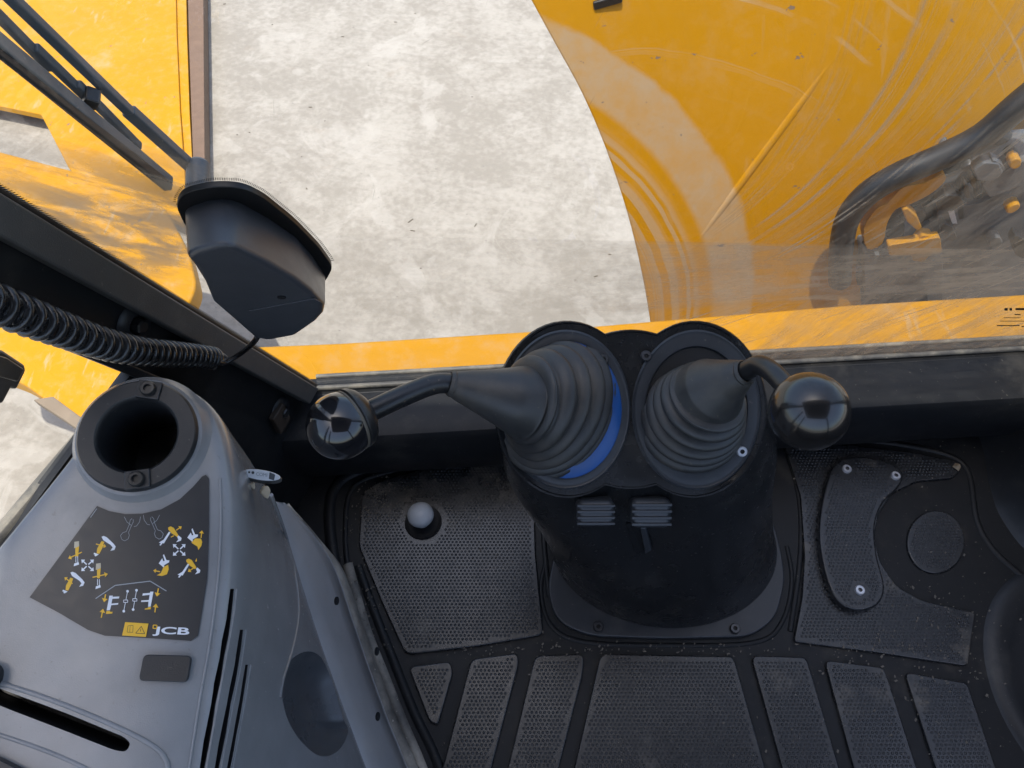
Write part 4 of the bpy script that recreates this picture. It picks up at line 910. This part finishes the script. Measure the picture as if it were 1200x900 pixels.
V, F = merge([([tg(x, y, .0016) for x, y in q], [tuple(range(len(q)))]) for q in dot(292, 553.4, 1.3) + dot(296.4, 553.9, 1.7) + [[(316, 553.4), (322.5, 556.4), (321, 563), (315, 561)]]]); mk('dark_print', V, F, M['steel'], T)
T = thing('foam_scrap', att(309, 572, .80), 'cream torn foam scrap below the white oval tag', 'foam')
prism('foam_piece', [att(x, y, .805) for x, y in ((303, 576), (308, 568), (313, 568), (316, 574), (313, 584), (309, 582))], (.004, -.004, .006), M['cream'], T, .002)
prism('foam_piece', [att(x, y, .805) for x, y in ((291, 567), (297, 564), (298, 571), (296, 573))], (.003, -.003, .004), M['cream'], T, .001)

# ------------------------------------------------------------------ wiper motor cover
T = thing('wiper_motor', gp(300, 300, .03), 'black plastic wiper motor cover fixed inside the rear window', 'motor cover')
gk = [(206, 234), (214, 219), (248, 211), (283, 212), (308, 224), (345, 254), (374, 284), (388, 304), (389, 310), (384, 320), (372, 335), (345, 346), (308, 348), (262, 320), (240, 290), (216, 256)]
prism('gasket', rnd([gp(x, y, .0015) for x, y in gk], .012, 4), gi * .006, M['frit'], T, .001)
pk = rnd([Vector((x, y)) for x, y in gk[:9]] + [Vector((388, 312)), Vector((207, 240))], 8, 4)
parts = []; q = resample([(x, y) for x, y in pk[:-12]], 210)
for i in range(len(q)):
    a, b = q[i], q[(i + 1) % len(q)]; d = (b - a)
    if d.length < .1 or a.y > 306: continue
    d.normalize(); nrm = Vector((d.y, -d.x)); 
    parts.append(([gp(*a, .0012), gp(*(a + d * .7), .0012), gp(*(a + d * .9 + nrm * 3.2), .0012), gp(*(a + nrm * 3.2), .0012)], [(0, 1, 2, 3)]))
v, f = merge(parts); tag(mk('frit_fringe', v, f, M['frit'], T), kind='stuff')
base = [(215, 246), (228, 240), (246, 234), (260, 233), (271, 234), (283, 238), (315, 256), (347, 278), (366, 300), (381, 323), (379, 332), (368, 342), (345, 352), (312, 352), (285, 342), (262, 322), (248, 300), (234, 280), (222, 262)]
front = [(217, 300), (230, 294), (248, 289), (262, 287), (270, 287), (279, 290), (315, 309), (347, 328), (366, 342), (381, 358), (379, 368), (370, 378), (347, 394), (315, 400), (298, 397), (268, 371), (250, 356), (241, 333), (229, 314)]
D = .066; N = len(base)
V = [gp(x, y, .007) for x, y in base] + [gp(x, y, D) for x, y in front]
F = [(i, (i + 1) % N, N + (i + 1) % N, N + i) for i in range(N)] + [tuple(range(N, 2 * N))]
mk('cover', V, F, M['cover'], T, bevel=.007, seg=4)
c_ = gp(330, 350, D)
v, f = bar_vf(gp(296, 366, D + .0005), gp(372, 352, D + .0005), gi, .012, .0014); mk('cover_rib', v, f, M['cover'], T, bevel=.0006)
lathe('cover_screw', gp(330, 348, D), gi, [(.004, 0), (.004, .001), (.002, .001), (.0001, .0)], M['dark'], T, 12)

# ------------------------------------------------------------------ coiled cable
off = A + wn_in * .045
ax = [atpl(x, y, off, wn_in) for x, y in ((-70, 332), (-20, 350), (30, 371), (75, 388), (120, 402), (165, 411), (210, 416), (250, 419))]
axc = cr(ax, 60); n = len(axc); s = np.linspace(0, 1, n); P = []
dens = np.cumsum(np.interp(s, [0, .25, .5, .75, 1], [.8, .85, 1.1, 1.7, 2.2])); turns = dens / dens[-1] * 32
axv = [Vector(p) for p in axc]
def axat(t): i = min(int(t * (n - 1)), n - 2); u = t * (n - 1) - i; return axv[i].lerp(axv[i + 1], u), (axv[i + 1] - axv[i]).normalized()
for k in range(32 * 18 + 1):
    tt = float(np.interp(k / 18, turns, s)); c, d = axat(tt); u_ = d.cross(Vector((0, 0, 1))).normalized(); w_ = d.cross(u_); r_ = float(np.interp(tt, [0, .6, 1], [.0150, .0130, .0105])) * (1 + .06 * math.sin(k * .37))
    an = 2 * math.pi * k / 18; P.append(c + u_ * r_ * math.cos(an) + w_ * r_ * math.sin(an))
T = thing('coiled_cable', axv[0], 'black coiled cable stretched in front of the corner pillar', 'cable')
tube('coil', P, .0035, M['cable'], T, 8)
e = axv[-1]
tail = cr([e + Vector((0, 0, -.006)), atpl(258, 425, off, wn_in), atpl(266, 424, off, wn_in), gp(285, 412, .045), gp(299, 399, .06), gp(303, 390, .055)], 6)
tube('cable_tail', tail, .0032, M['cable'], T, 10)
tube('strain_loop', cr([e, atpl(256, 414, off, wn_in), atpl(265, 419, off, wn_in), atpl(258, 424, off, wn_in), atpl(250, 432, off, wn_in)], 5), .0022, simple('strain_grey', (.12, .11, .1), .5), T, 8)
